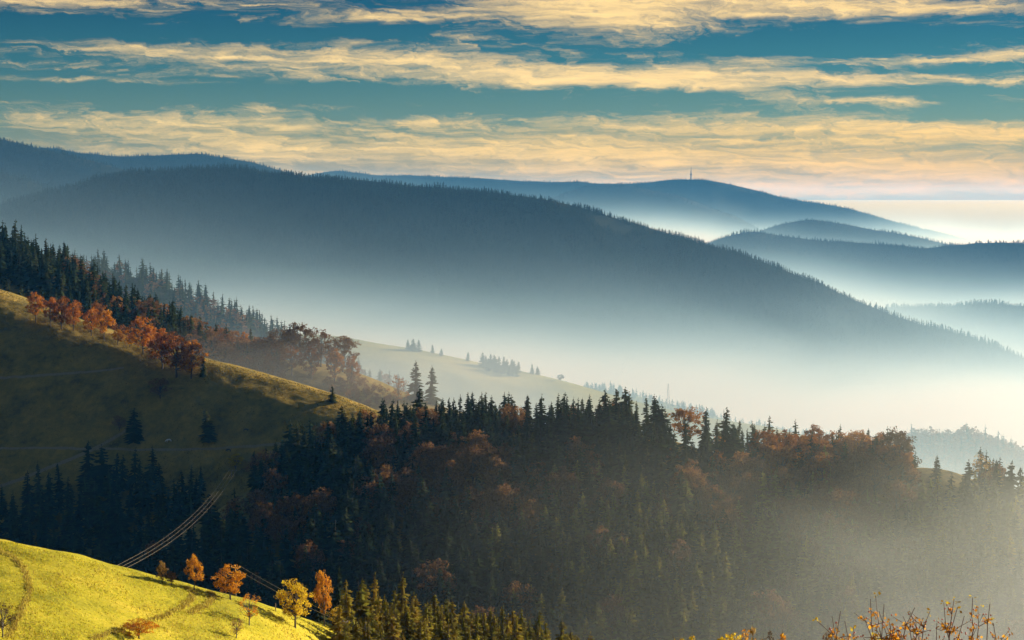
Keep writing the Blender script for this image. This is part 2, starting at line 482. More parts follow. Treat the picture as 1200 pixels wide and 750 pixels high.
HILLS['low_ridge'] = Hill([(700, 330, 8100), (800, 296, 8050), (850, 279, 8000), (880, 271, 8000), (920, 277, 8000), (980, 282, 7950), (1050, 287, 7900), (1080, 291, 7900), (1110, 287, 7900), (1150, 284, 7900),
                           (1200, 288, 7850), (1280, 282, 7800), (1400, 300, 7800)], far_f, far_b, 28, 300, .22, .6)
HILLS['mid_ridge'] = Hill([(940, 400, 6100), (1000, 366, 6050), (1050, 360, 6000), (1110, 360, 6000), (1150, 356, 5950), (1200, 361, 5900), (1280, 352, 5850), (1400, 380, 5800)], far_f, far_b, 22, 240, .22, .6)


class NearSlope:
    """the slope under the photographer, falling away faster than the view"""
    def yc(self, x):
        return np.zeros_like(np.asarray(x, float)) - 60

    def z(self, x, y):
        x, y = np.asarray(x, float), np.asarray(y, float)
        return -1.7 - 0.27 * np.maximum(y, 0) + fbm(x / 9, y / 9) * 0.35 - 0.08 * np.maximum(y - 120, 0) + 0.1 * np.maximum(-y, 0)


HILLS['slope'] = NearSlope()
NEARBY = ['slope', 'fore', 'pasture', 'wood', 'spur', 'knoll', 'back_knoll', 'hump', 'ridge']


def ground(x, y, names=NEARBY):
    return np.max([HILLS[k].z(x, y) for k in names], axis=0)


def hit(px, py, names=NEARBY, y0=200.0, y1=None):
    """where the view through a photograph pixel meets the land"""
    Y = np.arange(y0, y1 or y0 + 2600, 1.0)
    a, b = (px - 600) / F_PX, (375 - py) / F_PX
    k = Y / (b * SP + CP)
    X, Z = a * k, (b * CP - SP) * k
    G = ground(X, Y, names)
    i = np.argmax(G >= Z)
    if G[i] < Z[i]:
        i = len(Y) - 1
    return np.array((X[i], Y[i], G[i]))


def land(name, key, x0, x1, f, b, nx, ny, mat):
    H = HILLS[key]
    xs = np.linspace(x0, x1, nx)
    t = np.linspace(-1, 1, ny)
    t = np.sign(t) * np.abs(t) ** 1.3
    X = np.repeat(xs[:, None], ny, 1)
    Y = H.yc(X) + np.where(t < 0, t * f, t * b)[None, :]
    Z = H.z(X, Y)
    V = np.stack([X, Y, Z], -1).reshape(-1, 3)
    i = np.arange(nx * ny).reshape(nx, ny)
    Fc = np.stack([i[:-1, :-1], i[1:, :-1], i[1:, 1:], i[:-1, 1:]], -1).reshape(-1, 4)
    o = obj(name, mesh_from(name, V, Fc, mat, True))
    o['kind'] = 'structure'
    return o


land('meadow_hill', 'fore', -190, 190, 170, 260, 420, 380, M['meadow'])
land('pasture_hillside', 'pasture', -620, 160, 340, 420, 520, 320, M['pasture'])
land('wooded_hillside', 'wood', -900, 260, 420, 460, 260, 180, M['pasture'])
land('hazy_spur', 'spur', -800, 200, 600, 600, 160, 120, M['forest_floor'])
land('pale_meadow_hill', 'knoll', -500, 700, 700, 700, 220, 160, M['far_meadow'])
land('far_meadow_hill', 'back_knoll', -200, 900, 700, 700, 160, 100, M['far_meadow'])
land('round_hill', 'hump', 200, 900, 600, 600, 120, 90, M['forest_floor'])
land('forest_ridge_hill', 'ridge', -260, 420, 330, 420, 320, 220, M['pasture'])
land('mountain', 'mountain', -3400, 2600, 1500, 1400, 420, 200, M['woodland'])
for nm, key, x0, x1 in (('mountain', 'near_left_peak', -3600, -600), ('mountain', 'left_peak', -4200, -600), ('mountain', 'saddle', -4600, 300), ('mountain', 'mast_range', -3600, 4800), ('mountain', 'mast_spur', -600, 2800),
                        ('mountain', 'low_peak', 600, 3600), ('mountain', 'low_ridge', 200, 3600), ('mountain', 'mid_ridge', 700, 2800)):
    land(nm, key, x0, x1, 2000, 1600, 260, 120, M['woodland'])
# the slope under the camera
xs, ys = np.linspace(-160, 200, 120), np.linspace(-40, 330, 160)
X, Y = np.meshgrid(xs, ys, indexing='ij')
V = np.stack([X, Y, HILLS['slope'].z(X, Y)], -1).reshape(-1, 3)
i = np.arange(len(V)).reshape(X.shape)
o = obj('near_hillside', mesh_from('near_hillside', V, np.stack([i[:-1, :-1], i[1:, :-1], i[1:, 1:], i[:-1, 1:]], -1).reshape(-1, 4), M['meadow'], True))
o['kind'] = 'structure'
# one sheet of valley ground out to the horizon
BASE = -470.0
V = np.array([(-58000, -4000, BASE), (58000, -4000, BASE), (58000, 58000, BASE), (-58000, 58000, BASE)])
o = obj('ground', mesh_from('ground', V, np.array([[0, 1, 2, 3]]), M['valley']))
o['kind'] = 'structure'

# ------------------------------------------------------------------ air: haze over everything, fog lying in the valleys
def box_mesh(name, x0, x1, y0, y1, z0, z1, mat):
    V = np.array([(x, y, z) for x in (x0, x1) for y in (y0, y1) for z in (z0, z1)], float)
    Fc = np.array([(0, 1, 3, 2), (4, 6, 7, 5), (0, 4, 5, 1), (2, 3, 7, 6), (0, 2, 6, 4), (1, 5, 7, 3)])
    return obj(name, mesh_from(name, V, Fc, mat))


HAZE_D, HAZE_COL, HAZE_G = 3.0e-5, (.09, .42, .92), 0.15
m, T, out = new_mat('thin_blue_haze')
pv = T.n('ShaderNodeVolumePrincipled')
pv.inputs['Color'].default_value = (*HAZE_COL, 1)
pv.inputs['Density'].default_value = HAZE_D
pv.inputs['Anisotropy'].default_value = HAZE_G
pv.inputs['Absorption Color'].default_value = (1, 1, 1, 1)
T.link(pv.outputs[0], out.inputs['Volume'])
m.cycles.homogeneous_volume = True
o = box_mesh('haze', -60000, 60000, -5000, 60000, BASE - 1.5, 300, m)
o['kind'] = 'stuff'


def fog(name, ext, dens_fn, colour, g):
    m, T, out = new_mat(name)
    v = T.n('ShaderNodeVolumePrincipled')
    v.inputs['Color'].default_value = (*colour, 1)
    v.inputs['Anisotropy'].default_value = g
    v.inputs['Absorption Color'].default_value = (1, 1, 1, 1)
    geo = T.n('ShaderNodeNewGeometry')
    s = T.n('ShaderNodeSeparateXYZ')
    T.link(geo.outputs['Position'], s.inputs[0])
    T.link(dens_fn(T, *s.outputs, geo.outputs['Position']), v.inputs['Density'])
    T.link(v.outputs[0], out.inputs['Volume'])
    o = box_mesh(name, *ext, m)
    o['kind'] = 'stuff'
    return o, m


def valley_density(T, x, y, z, P):
    # thicker with depth below the ridges, its top a little higher on the left
    zz = T.m('ADD', z, T.m('ADD', T.smooth(x, -1500, 250, 125, 285), T.m('ADD', T.smooth(x, 650, 1500, 0.0, 85.0), T.smooth(y, 7600, 9200, 0.0, -130.0))))
    d = T.m('EXPONENT', T.m('DIVIDE', zz, -50.0))
    d = T.m('MULTIPLY', T.m('MINIMUM', d, 4.0), T.smooth(z, 40, 270, 1.0, 0.0))
    d = T.m('MULTIPLY', d, T.smooth(y, 1150, 1950))
    pool = T.m('MULTIPLY', T.smooth(y, 1380, 1520), T.smooth(y, 1900, 2250, 1.0, 0.0))      # mist pooled behind the wooded hillside
    d = T.m('MULTIPLY', d, T.m('ADD', 1.0, T.m('MULTIPLY', pool, T.smooth(x, -500, 500, 24.0, 6.0))))
    mp = T.n('ShaderNodeMapping')
    T.link(P, mp.inputs[0])
    mp.inputs['Scale'].default_value = (1 / 900, 1 / 1300, 1 / 260)
    nz = T.noise(mp.outputs[0], 1.0, 2, 0.5, 0.6)
    d = T.m('MULTIPLY', d, T.smooth(nz.outputs['Fac'], 0.3, 0.7, 0.45, 1.6))
    return T.m('MULTIPLY', d, 0.00076)


def hollow_density(T, x, y, z, P):
    # mist filling the valley below the forest ridge, thicker towards the sun
    d = T.m('EXPONENT', T.m('DIVIDE', T.m('ADD', z, 172), -36.0))
    d = T.m('MINIMUM', d, 2.0)
    d = T.m('MULTIPLY', d, T.m('ADD', T.smooth(x, -75, 200), T.smooth(x, 70, 260, 0.0, 1.7)))
    d = T.m('MULTIPLY', d, T.m('MULTIPLY', T.smooth(y, 330, 560), T.smooth(y, 860, 1060, 1.0, 0.0)))
    d = T.m('MULTIPLY', d, T.smooth(z, -60, -100))
    mp = T.n('ShaderNodeMapping')
    T.link(P, mp.inputs[0])
    mp.inputs['Scale'].default_value = (1 / 150, 1 / 220, 1 / 70)
    nz = T.noise(mp.outputs[0], 1.0, 2, 0.5, 0.5)
    d = T.m('MULTIPLY', d, T.smooth(nz.outputs['Fac'], 0.3, 0.7, 0.4, 1.6))
    return T.m('MULTIPLY', d, 0.0022)


FOG_COL = (.52, .81, 1.0)
_, fm = fog('valley_fog', (-3600, 3600, 1100, 16000, BASE - 1.2, 290), valley_density, FOG_COL, 0.45)
_, hm = fog('morning_mist', (-172, 420, 320, 1080, -330, -58), hollow_density, (.97, 1.0, .82), 0.5)


def bowl_density(T, x, y, z, P):
    # mist in the bowl between the pasture crest and the wooded hillside
    d = T.m('MULTIPLY', T.m('MULTIPLY', T.smooth(x, -330, -170), T.smooth(x, 0, 60, 1.0, 0.0)), T.m('MULTIPLY', T.smooth(y, 1110, 1200), T.smooth(y, 1330, 1400, 1.0, 0.0)))
    d = T.m('MULTIPLY', d, T.smooth(z, -80, -118))
    return T.m('MULTIPLY', d, 0.0016)


_, bm = fog('hollow_mist', (-332, 62, 1070, 1402, -260, -78), bowl_density, (.95, .95, .86), 0.5)
bm.cycles.volume_step_rate = 0.9
fm.cycles.volume_step_rate = 0.35
hm.cycles.volume_step_rate = 0.9
# the sea of fog over the far plain
m, T, out = new_mat('far_fog')
pv = T.n('ShaderNodeVolumePrincipled')
pv.inputs['Color'].default_value = (.66, .59, .43, 1)
pv.inputs['Density'].default_value = 0.0006
pv.inputs['Anisotropy'].default_value = 0.45
T.link(pv.outputs[0], out.inputs['Volume'])
m.cycles.homogeneous_volume = True
o = box_mesh('sea_of_fog', -40000, 40000, 16010, 56000, BASE - 1.3, -60, m)
o['kind'] = 'stuff'

# ------------------------------------------------------------------ tree shapes
def tube(pts, rad, n=6):
    """tapered tube through points; returns verts, quads"""
    pts = np.asarray(pts, float)
    V, Fc = [], []
    for i, (p, r) in enumerate(zip(pts, rad)):
        d = pts[min(i + 1, len(pts) - 1)] - pts[max(i - 1, 0)]
        d = d / (np.linalg.norm(d) + 1e-9)
        a = np.cross(d, (0, 0, 1.0) if abs(d[2]) < .9 else (1.0, 0, 0))
        a /= np.linalg.norm(a)
        b = np.cross(d, a)
        for k in range(n):
            t = 2 * math.pi * k / n
            V.append(p + r * (math.cos(t) * a + math.sin(t) * b))
    for i in range(len(pts) - 1):
        for k in range(n):
            Fc.append((i * n + k, i * n + (k + 1) % n, (i + 1) * n + (k + 1) % n, (i + 1) * n + k))
    return np.array(V), np.array(Fc)


def join(parts):
    V, Fc, o = [], [], 0
    for v, f in parts:
        V.append(v)
        Fc.append(f + o)
        o += len(v)
    return np.concatenate(V), np.concatenate(Fc)


def spruce_crown(seed, whorls=24, per=10, width=0.17, gap=0.06, core=True):
    """unit-high spruce crown of drooping branches in uneven whorls (triangles)"""
    g = np.random.default_rng(seed)
    V, Fc = [], []
    lean = g.normal(0, .014, 2)
    sidep, sidea = g.uniform(0, 6.28), g.uniform(0.0, 0.22)
    thin, bare = g.uniform(.04, .3), g.uniform(.15, .8)
    for w in range(whorls):
        t = w / (whorls - 1)
        if g.random() < .08:
            continue
        z = gap + (0.985 - gap) * t ** 0.92 + g.normal(0, .006)
        rmax = width * 1.6 * (1 - t) ** (0.80) * (0.6 + 0.4 * min(1, t * 6 + .35)) + 0.012
        for k in range(max(4, int(per * (1 - .5 * t)))):
            if g.random() < thin * (1.6 if abs(t - bare) < .12 else .6):
                continue
            a = g.uniform(0, 2 * math.pi)
            L = rmax * g.uniform(0.62, 1.18) * (1 + sidea * math.cos(a - sidep))
            droop = g.uniform(.25, .65) * (1 - .7 * t) - .25 * t
            zz = z + g.normal(0, .010)
            wd = L * g.uniform(.24, .40) + .004
            ca, sa = math.cos(a), math.sin(a)
            tip = (ca * L, sa * L, zz - droop * L)
            mid = (ca * L * .55, sa * L * .55, zz - droop * L * .42 + .008)
            lf = (ca * L * .62 - sa * wd, sa * L * .62 + ca * wd, zz - droop * L * .62 - .022)
            rt = (ca * L * .62 + sa * wd, sa * L * .62 - ca * wd, zz - droop * L * .62 - .022)
            b = (0, 0, zz + .012)
            o = len(V)
            V += [b, lf, mid, rt, tip]
            Fc += [(o, o + 1, o + 2), (o, o + 2, o + 3), (o + 1, o + 4, o + 2), (o + 2, o + 4, o + 3)]
    if core:                                   # dark inner branches: a ragged cone
        n = 9
        for j, (z0, rr) in enumerate(((gap + .02, width * .42), (gap + .30, width * .36), (.62, width * .22))):
            o = len(V)
            V.append((0, 0, z0 + .34))
            for k in range(n):
                a = 2 * math.pi * k / n + j
                r_ = rr * g.uniform(.7, 1.2)
                V.append((math.cos(a) * r_, math.sin(a) * r_, z0 + g.uniform(-.03, .03)))
            for k in range(n):
                Fc.append((o, o + 1 + k, o + 1 + (k + 1) % n))
    V = np.array(V)
    V[:, :2] += lean * V[:, 2:3] * 2
    return V, np.array(Fc)


def leaf_cards(C, size, g, flat=0.0):
    """small randomly turned diamond leaves sprays at the points C"""
    n = len(C)
    u = g.normal(size=(n, 3))
    u /= np.linalg.norm(u, axis=1)[:, None]
    w = g.normal(size=(n, 3))
    w -= (w * u).sum(1)[:, None] * u
    w /= np.linalg.norm(w, axis=1)[:, None]
    s = size * g.uniform(.6, 1.4, (n, 1))
    a, b = u * s, w * s * g.uniform(.5, .9, (n, 1))
    V = np.stack([C - a, C - b, C + a, C + b], 1).reshape(-1, 3)
    Fc = np.arange(4 * n).reshape(n, 4)
    return V, Fc


def broadleaf(seed, spread=0.36, base=0.22, leaves=2600, size=.020, clumps=46, openness=.35, top=1.0):
    """unit-high broadleaved tree: (trunk and limbs, crown)"""
    g = np.random.default_rng(seed)
    cz, rz = (base + top) / 2, (top - base) / 2
    parts = [tube([(0, 0, -.04), (g.normal(0, .006), g.normal(0, .006), base * .6), (g.normal(0, .012), g.normal(0, .012), base + .15), (0, 0, top * .8)], (.026, .02, .015, .003), 7)]
    cents = []
    for k in range(clumps):
        d = g.normal(size=3)
        d /= np.linalg.norm(d)
        rr = g.uniform(.30, 1) ** .5
        zf = d[2] * rr
        wide = spread * (1.0 if zf < 0 else 1 - .15 * zf)
        c = np.array((d[0] * rr * wide, d[1] * rr * wide, cz + rz * zf * .92))
        c[:2] *= g.uniform(.7, 1.22)
        c[2] += g.normal(0, .025)
        cents.append(c)
        if k < 22:
            s = np.array((0, 0, base * .7 + max(0, c[2] - base) * .45))
            mid = (s + c) / 2 + g.normal(0, .02, 3) + (0, 0, -.02)
            parts.append(tube([s, mid, c, c + (c - mid) * .35], (.011, .007, .004, .0015), 4))
    cents = np.array(cents)
    n_per = leaves // clumps
    P = []
    for c in cents:
        r_ = spread * g.uniform(.12, .34)
        q = g.normal(size=(n_per, 3))
        q /= np.linalg.norm(q, axis=1)[:, None]
        q *= (g.uniform(0, 1, (n_per, 1)) ** (.45)) * r_
        q[:, 2] *= .72
        P.append(c + q)
    P = np.concatenate(P)
    P = P[g.random(len(P)) > openness * .3]
    P[:, 2] = np.minimum(P[:, 2], top)
    return join(parts), leaf_cards(P, size, g)


def sparse_broadleaf(seed):
    return broadleaf(seed, .34, .18, 1100, .017, 40, .9)


# ------------------------------------------------------------------ tree library (mesh data shared by all copies)
SPRUCE = [mesh_from('spruce_crown', *spruce_crown(100 + s, 26, 11, wd), M['spruce'], False) for s, wd in enumerate((.145, .16, .18, .15, .20, .135, .17, .165))]
YOUNG = [mesh_from('young_spruce_crown', *spruce_crown(140 + s, 20, 10, wd, .03), M['plantation'], False) for s, wd in enumerate((.15, .17, .19, .16))]
SUN_TINTED = [mesh_from('larch_crown', *spruce_crown(160 + s, 24, 10, wd, .08), M['larch'], False) for s, wd in enumerate((.15, .17, .19, .16, .14))]
sp_trunk_v = tube([(0, 0, -.05), (0, 0, .4), (0, 0, .96)], (.016, .011, .002), 6)
SPRUCE_TRUNK = mesh_from('spruce_trunk', *sp_trunk_v, M['bark'], True)
BL_SHAPES = [broadleaf(200 + s, sp, ba, 3200, .0195, 64, op) for s, (sp, ba, op) in enumerate(((.40, .14, .2), (.34, .16, .3), (.45, .18, .3), (.30, .12, .25), (.38, .2, .4), (.42, .12, .2)))]
BL_SPARSE = [sparse_broadleaf(240 + s) for s in range(3)]
BL_TRUNK = [mesh_from('broadleaf_trunk', *b[0], M['bark'], True) for b in BL_SHAPES]
BLS_TRUNK = [mesh_from('broadleaf_trunk', *b[0], M['grey_bark'], True) for b in BL_SPARSE]
_crowns = {}


def bl_crown(i, colour, sparse=False):
    k = (i, colour, sparse)
    if k not in _crowns:
        src = BL_SPARSE if sparse else BL_SHAPES
        _crowns[k] = mesh_from(colour + '_crown', *src[i][1], M[colour])
    return _crowns[k]


def put_tree(kind, p, h, label, group=None, colour=None, variant=None, wide=1.0, cat='tree', parts=True):
    """one tree: an Empty at its foot with trunk and crown"""
    t = empty({'spruce': 'spruce_tree', 'young': 'young_spruce', 'larch': 'sun_tinted_spruce', 'broad': 'broadleaf_tree', 'sparse': 'thin_crowned_tree'}[kind], (p[0], p[1], p[2] - .01 * h), random.uniform(0, 6.28), (h * wide, h * wide, h))
    tag(t, label, cat, group)
    if kind in ('spruce', 'young', 'larch'):
        lib = {'spruce': SPRUCE, 'young': YOUNG, 'larch': SUN_TINTED}[kind]
        c, tr = lib[variant if variant is not None else random.randrange(len(lib))], SPRUCE_TRUNK
    elif kind == 'broad':
        i = variant if variant is not None else random.randrange(len(BL_SHAPES))
        c, tr = bl_crown(i, colour), BL_TRUNK[i]
    else:
        i = variant if variant is not None else random.randrange(len(BL_SPARSE))
        c, tr = bl_crown(i, colour, True), BLS_TRUNK[i]
    obj('trunk', tr, t)
    obj('crown', c, t)
    return t


def put_px(kind, px, py, hpx, label, group=None, colour=None, wide=1.0, variant=None, names=NEARBY, y0=200.0, dz=0.0):
    """a tree whose foot is seen at a photograph pixel and which is hpx photograph pixels tall"""
    p = hit(px, py, names, y0)
    p[2] += dz
    return put_tree(kind, p, hpx * p[1] / F_PX, label, group, colour, variant, wide)


def merge(protos, pos, h, rot, wide, tint, name, mat, label=None):
    """many small trees as one mesh, for woods nobody could count"""
    Vs, Fs, As, o = [], [], [], 0
    which = RNG.integers(0, len(protos), len(pos))
    for i in range(len(protos)):
        sel = np.where(which == i)[0]
        if not len(sel):
            continue
        v, f = protos[i]
        c, s = np.cos(rot[sel])[:, None], np.sin(rot[sel])[:, None]
        hw = (h[sel] * wide[sel])[:, None]
        x = (v[None, :, 0] * c - v[None, :, 1] * s) * hw + pos[sel, 0:1]
        y = (v[None, :, 0] * s + v[None, :, 1] * c) * hw + pos[sel, 1:2]
        z = v[None, :, 2] * h[sel][:, None] + pos[sel, 2:3]
        Vs.append(np.stack([x, y, z], -1).reshape(-1, 3))
        n = len(v)
        Fs.append((f[None] + (np.arange(len(sel)) * n)[:, None, None] + o).reshape(-1, f.shape[1]))
        As.append(np.repeat(tint[sel], n))
        o += len(sel) * n
    ob = obj(name, mesh_from(name, np.concatenate(Vs), np.concatenate(Fs), mat, False, np.concatenate(As)))
    ob['kind'] = 'stuff'
    if label:
        ob['label'] = label
    return ob


def inside(px, py, poly):
    poly = np.asarray(poly, float)
    r = np.zeros(np.shape(px), bool)
    j = len(poly) - 1
    for i in range(len(poly)):
        (xi, yi), (xj, yj) = poly[i], poly[j]
        c = ((yi > py) != (yj > py)) & (px < (xj - xi) * (py - yi) / (yj - yi + 1e-12) + xi)
        r ^= c
        j = i
    return r


def scatter(key, x0, x1, f, b, sp, names=NEARBY):
    """jittered points on the open ground of a hill: x, y, z, photograph px, py"""
    H = HILLS[key]
    xs = np.arange(x0, x1, sp)
    ts = np.arange(-f, b, sp)
    X, Tt = np.meshgrid(xs, ts, indexing='ij')
    X = (X + RNG.uniform(-.45, .45, X.shape) * sp).ravel()
    Tt = (Tt + RNG.uniform(-.45, .45, Tt.shape) * sp).ravel()
    Y = H.yc(X) + Tt
    Z = H.z(X, Y)
    ok = Z >= ground(X, Y, names) - .3
    X, Y, Z, Tt = X[ok], Y[ok], Z[ok], Tt[ok]
    px, py = proj(X, Y, Z)
    return X, Y, Z, px, py, Tt


LOW_SPRUCE = [spruce_crown(300 + s, 13, 7, wd, .05, True) for s, wd in enumerate((.15, .17, .19, .16))]
MID_SPRUCE = [spruce_crown(320 + s, 20, 9, wd, .05, True) for s, wd in enumerate((.145, .165, .18, .15, .16))]
TINY_SPRUCE = [spruce_crown(340 + s, 6, 5, wd, .02, True) for s, wd in enumerate((.17, .20, .18))]
LOW_BROAD = [broadleaf(360 + s, sp_, .12, 520, .042, 26, .2)[1] for s, sp_ in enumerate((.40, .36, .44))]
MID_BROAD = [broadleaf(380 + s, sp_, .12, 1500, .028, 40, .2)[1] for s, sp_ in enumerate((.40, .36, .44, .38))]

# ------------------------------------------------------------------ trees told apart by where they stand
# red and orange trees along the edge of the pasture
ROW = [(42, 379, 38, 'red', .85, 'red-orange tree at the upper end of the row on the pasture edge'),
       (59, 383, 36, 'red', .8, 'second red-orange tree from the upper end of the pasture row'),
       (72, 386, 39, 'copper', .8, 'darker copper tree between red-orange trees in the upper pasture row'),
       (86, 388, 36, 'red', .85, 'red-orange tree closing the upper group of the pasture row'),
       (107, 394, 34, 'red', .85, 'thin red-orange tree in the pair halfway down the pasture row'),
       (122, 397, 36, 'orange', .8, 'brighter orange tree in the pair halfway down the pasture row'),
       (138, 404, 19, 'copper', 1.2, 'low copper bush between the pair and the big beeches of the pasture row'),
       (152, 407, 16, 'orange', 1.3, 'small orange bush on the sunlit pasture edge beside the big red trees'),
       (168, 416, 45, 'red', 1.05, 'broad red-orange tree with a domed crown in the pasture row'),
       (190, 432, 50, 'red', 1.05, 'big red tree in the middle of the large clump on the pasture edge'),
       (207, 443, 54, 'copper', 1.1, 'dark copper tree at the bottom of the large clump on the pasture edge'),
       (224, 444, 46, 'red', .95, 'red tree at the lower end of the clump next to the small spruce')]
for (px, py, h, c, w, lab) in ROW:
    put_px('broad', px, py, h, lab, 'autumn trees along the pasture edge', c, w, y0=900)
put_px('spruce', 238, 442, 26, 'small dark spruce at the foot of the red clump on the pasture edge', 'lone spruces on the pasture', y0=900)
put_px('spruce', 390, 471, 20, 'small lone spruce standing on the sunlit yellow strip of pasture', 'lone spruces on the pasture', wide=1.5, y0=900)
put_px('spruce', 158, 519, 42, 'dark spruce by the ditch in the middle of the shaded pasture', 'lone spruces on the pasture', wide=1.25, y0=800)
put_px('spruce', 244, 517, 38, 'lone spruce above the white horse on the shaded pasture', 'lone spruces on the pasture', wide=1.35, y0=800)
put_px('broad', 140, 506, 18, 'dim rust bush beside the dark spruce on the shaded pasture', None, 'rust', 1.3, y0=800)
put_px('broad', 188, 468, 26, 'dim rust bush below the red clump on the shaded pasture', None, 'rust', 1.3, y0=800)
put_px('broad', 276, 551, 19, 'small orange tree tinted yellow as if sunlit at the top of the power line', None, 'yellow', 1.25, y0=800)  # yellow leaves stand in for sunlight on this shaded orange tree

# trees on the meadow spur in front
FORE = [('broad', 228, 693, 40, 'orange', .72, 'upright orange tree behind the crest of the yellow meadow'),
        ('broad', 270, 703, 36, 'orange', 1.15, 'broad orange tree beneath the small power pole'),
        ('broad', 346, 737, 52, 'yellow', .88, 'bright yellow tree on the end of the yellow meadow'),
        ('sparse', 292, 734, 36, 'orange', .95, 'thin orange tree with a bare trunk on the yellow meadow'),
        ('sparse', 277, 750, 24, 'pale', 1.1, 'small pale leafless-looking tree in front of the thin orange one'),
        ('broad', 163, 756, 27, 'orange', 1.5, 'vivid orange bush at the bottom edge of the yellow meadow'),
        ('broad', 190, 684, 24, 'pale', .8, 'pale ochre tree peeping over the crest of the meadow'),
        ('broad', 201, 687, 16, 'brown', 1.1, 'low brown bush beside the pale ochre tree behind the meadow crest'),
        ('broad', 393, 738, 24, 'yellow', .8, 'small yellow bush at the far right tip of the meadow'),
        ('broad', 380, 724, 52, 'orange', .5, 'slim orange-red tree between dark spruces beyond the yellow tree')]
for (k, px, py, h, c, w, lab) in FORE:
    h *= 1.15
    p = hit(px, min(py, 749), ['fore', 'slope', 'ridge'], 250, 470)
    if p[1] > 440:
        y_ = 410.0
        q = at(px, py, y_)
        p = np.array((q[0], y_, float(HILLS['fore'].z(q[0], y_))))
    ztop = at(px, py - h, p[1])[2]
    put_tree(k, p, max(2.0, ztop - p[2]), lab, None, c, None, w * (h * p[1] / F_PX) / max(2.0, ztop - p[2]))
p = hit(3, 749, ['fore'], 250, 500)
put_tree('sparse', p, 46 * p[1] / F_PX, 'dark brown thin tree at the corner of the yellow meadow', None, 'brown', 1, .9)

# trees on the pale meadow hill across the first valley
KN = ['knoll', 'back_knoll', 'wood', 'ridge']
for i_, (px, py, h, w) in enumerate([(478, 410, 13, 1.4), (484, 411, 15, 1.4), (491, 412, 14, 1.5)]):
    put_px('spruce', px, py, h, 'spruce in the dark clump of three on top of the pale meadow hill', 'clump on the pale meadow hill', wide=w, names=KN, y0=1800)
FAR_LONE = [('spruce', 461, 405, 8, 1.8, 'small rounded conifer uphill of the dark clump on the pale meadow hill'),
            ('spruce', 507, 414, 11, 1.3, 'taller of two small spruces just downhill of the dark clump'),
            ('spruce', 517, 417, 9, 1.5, 'shorter of two small spruces just downhill of the dark clump'),
            ('spruce', 548, 423, 11, 1.3, 'taller spruce of the pair above the small wood on the pale hill'),
            ('spruce', 558, 424, 9, 1.4, 'shorter spruce of the pair above the small wood on the pale hill'),
            ('spruce', 624, 438, 12, 1.4, 'upper spruce of the pair below the small wood on the pale hill'),
            ('spruce', 630, 439, 10, 1.6, 'lower spruce of the pair below the small wood on the pale hill')]
for (k, px, py, h, w, lab) in FAR_LONE:
    put_px(k, px, py, h, lab, 'small spruces on the pale meadow hill', wide=w, names=KN, y0=1800)
put_px('broad', 657, 447, 9, 'small round bush alone low on the pale meadow hill', None, 'brown', 1.2, names=KN, y0=1800)
for px, py, h in ((566, 429, 17), (570, 431, 15), (575, 430, 16), (580, 432, 17), (585, 432, 15), (590, 433, 16), (594, 434, 14), (599, 435, 15), (603, 436, 14), (607, 437, 14), (572, 434, 15), (581, 436, 15), (590, 438, 15), (598, 440, 14), (605, 441, 13)):
    put_px('spruce', px, py, h, 'spruce in the small square wood on the pale meadow hill', 'small wood on the pale meadow hill', wide=1.35, names=KN, y0=1800)

# trees showing above the middle ridge
CREST = ['ridge', 'pasture', 'wood', 'knoll']
put_px('sparse', 467, 478, 40, 'round copper tree with an open crown above the middle ridge', None, 'copper', 1.05, 0, ['wood', 'pasture'], 1000)
put_px('spruce', 488, 470, 48, 'tall hazy spruce standing behind the open copper tree', 'hazy spruces behind the middle ridge', wide=1.1, names=['wood'], y0=1150)
put_px('spruce', 505, 472, 44, 'hazy spruce second in the line behind the open copper tree', 'hazy spruces behind the middle ridge', wide=1.1, names=['wood'], y0=1150)
for px, py, h in ((516, 474, 34), (526, 477, 32), (536, 479, 30)):
    put_px('spruce', px, py, h, 'shorter hazy spruce in the line falling behind the middle ridge', 'hazy spruces behind the middle ridge', wide=1.2, names=['wood'], y0=1150)
for px, py, h in ((545, 484, 30), (556, 486, 28), (568, 488, 24), (580, 490, 22), (592, 492, 20)):
    put_px('broad', px, py, h, 'hazy orange-brown tree in the line falling behind the middle ridge', 'hazy autumn trees behind the middle ridge', 'orange' if px % 2 else 'brown', 1.0, names=['wood'], y0=1150)
put_px('broad', 802, 522, 48, 'round dark copper beech on the crest beside the grassy clearing', None, 'copper', 1.12, 5, ['ridge'], 800)
put_px('spruce', 826, 530, 54, 'slim spruce at the right flank of the round copper beech', None, wide=.95, names=['ridge'], y0=800)
put_px('broad', 840, 534, 24, 'glowing orange bush in the gap of the middle ridge', None, 'orange', 1.1, names=['ridge'], y0=800)
put_px('broad', 1050, 560, 60, 'large brown oak with a lumpy crown at the end of the rust-coloured wood', None, 'brown', 1.0, 2, ['ridge'], 800)
put_px('sparse', 1148, 580, 52, 'pale orange thin-crowned tree among hazy spruces by the small meadow', None, 'pale', .8, 1, ['ridge'], 800)

for px, py, h, lab in ((1096, 574, 40, 'shorter hazy spruce in front of the small meadow on the ridge end'), (1136, 596, 58, 'tall hazy spruce beside the pale orange thin-crowned tree'),
                       (1166, 594, 56, 'hazy spruce just beyond the pale orange thin-crowned tree'), (1184, 604, 66, 'tallest of the hazy spruces at the sunward tip of the ridge'),
                       (1197, 606, 62, 'last hazy spruce at the sunward tip of the ridge')):
    put_px('spruce', px, py, h, lab, 'hazy spruces at the tip of the ridge', wide=1.05, names=['ridge'], y0=800)

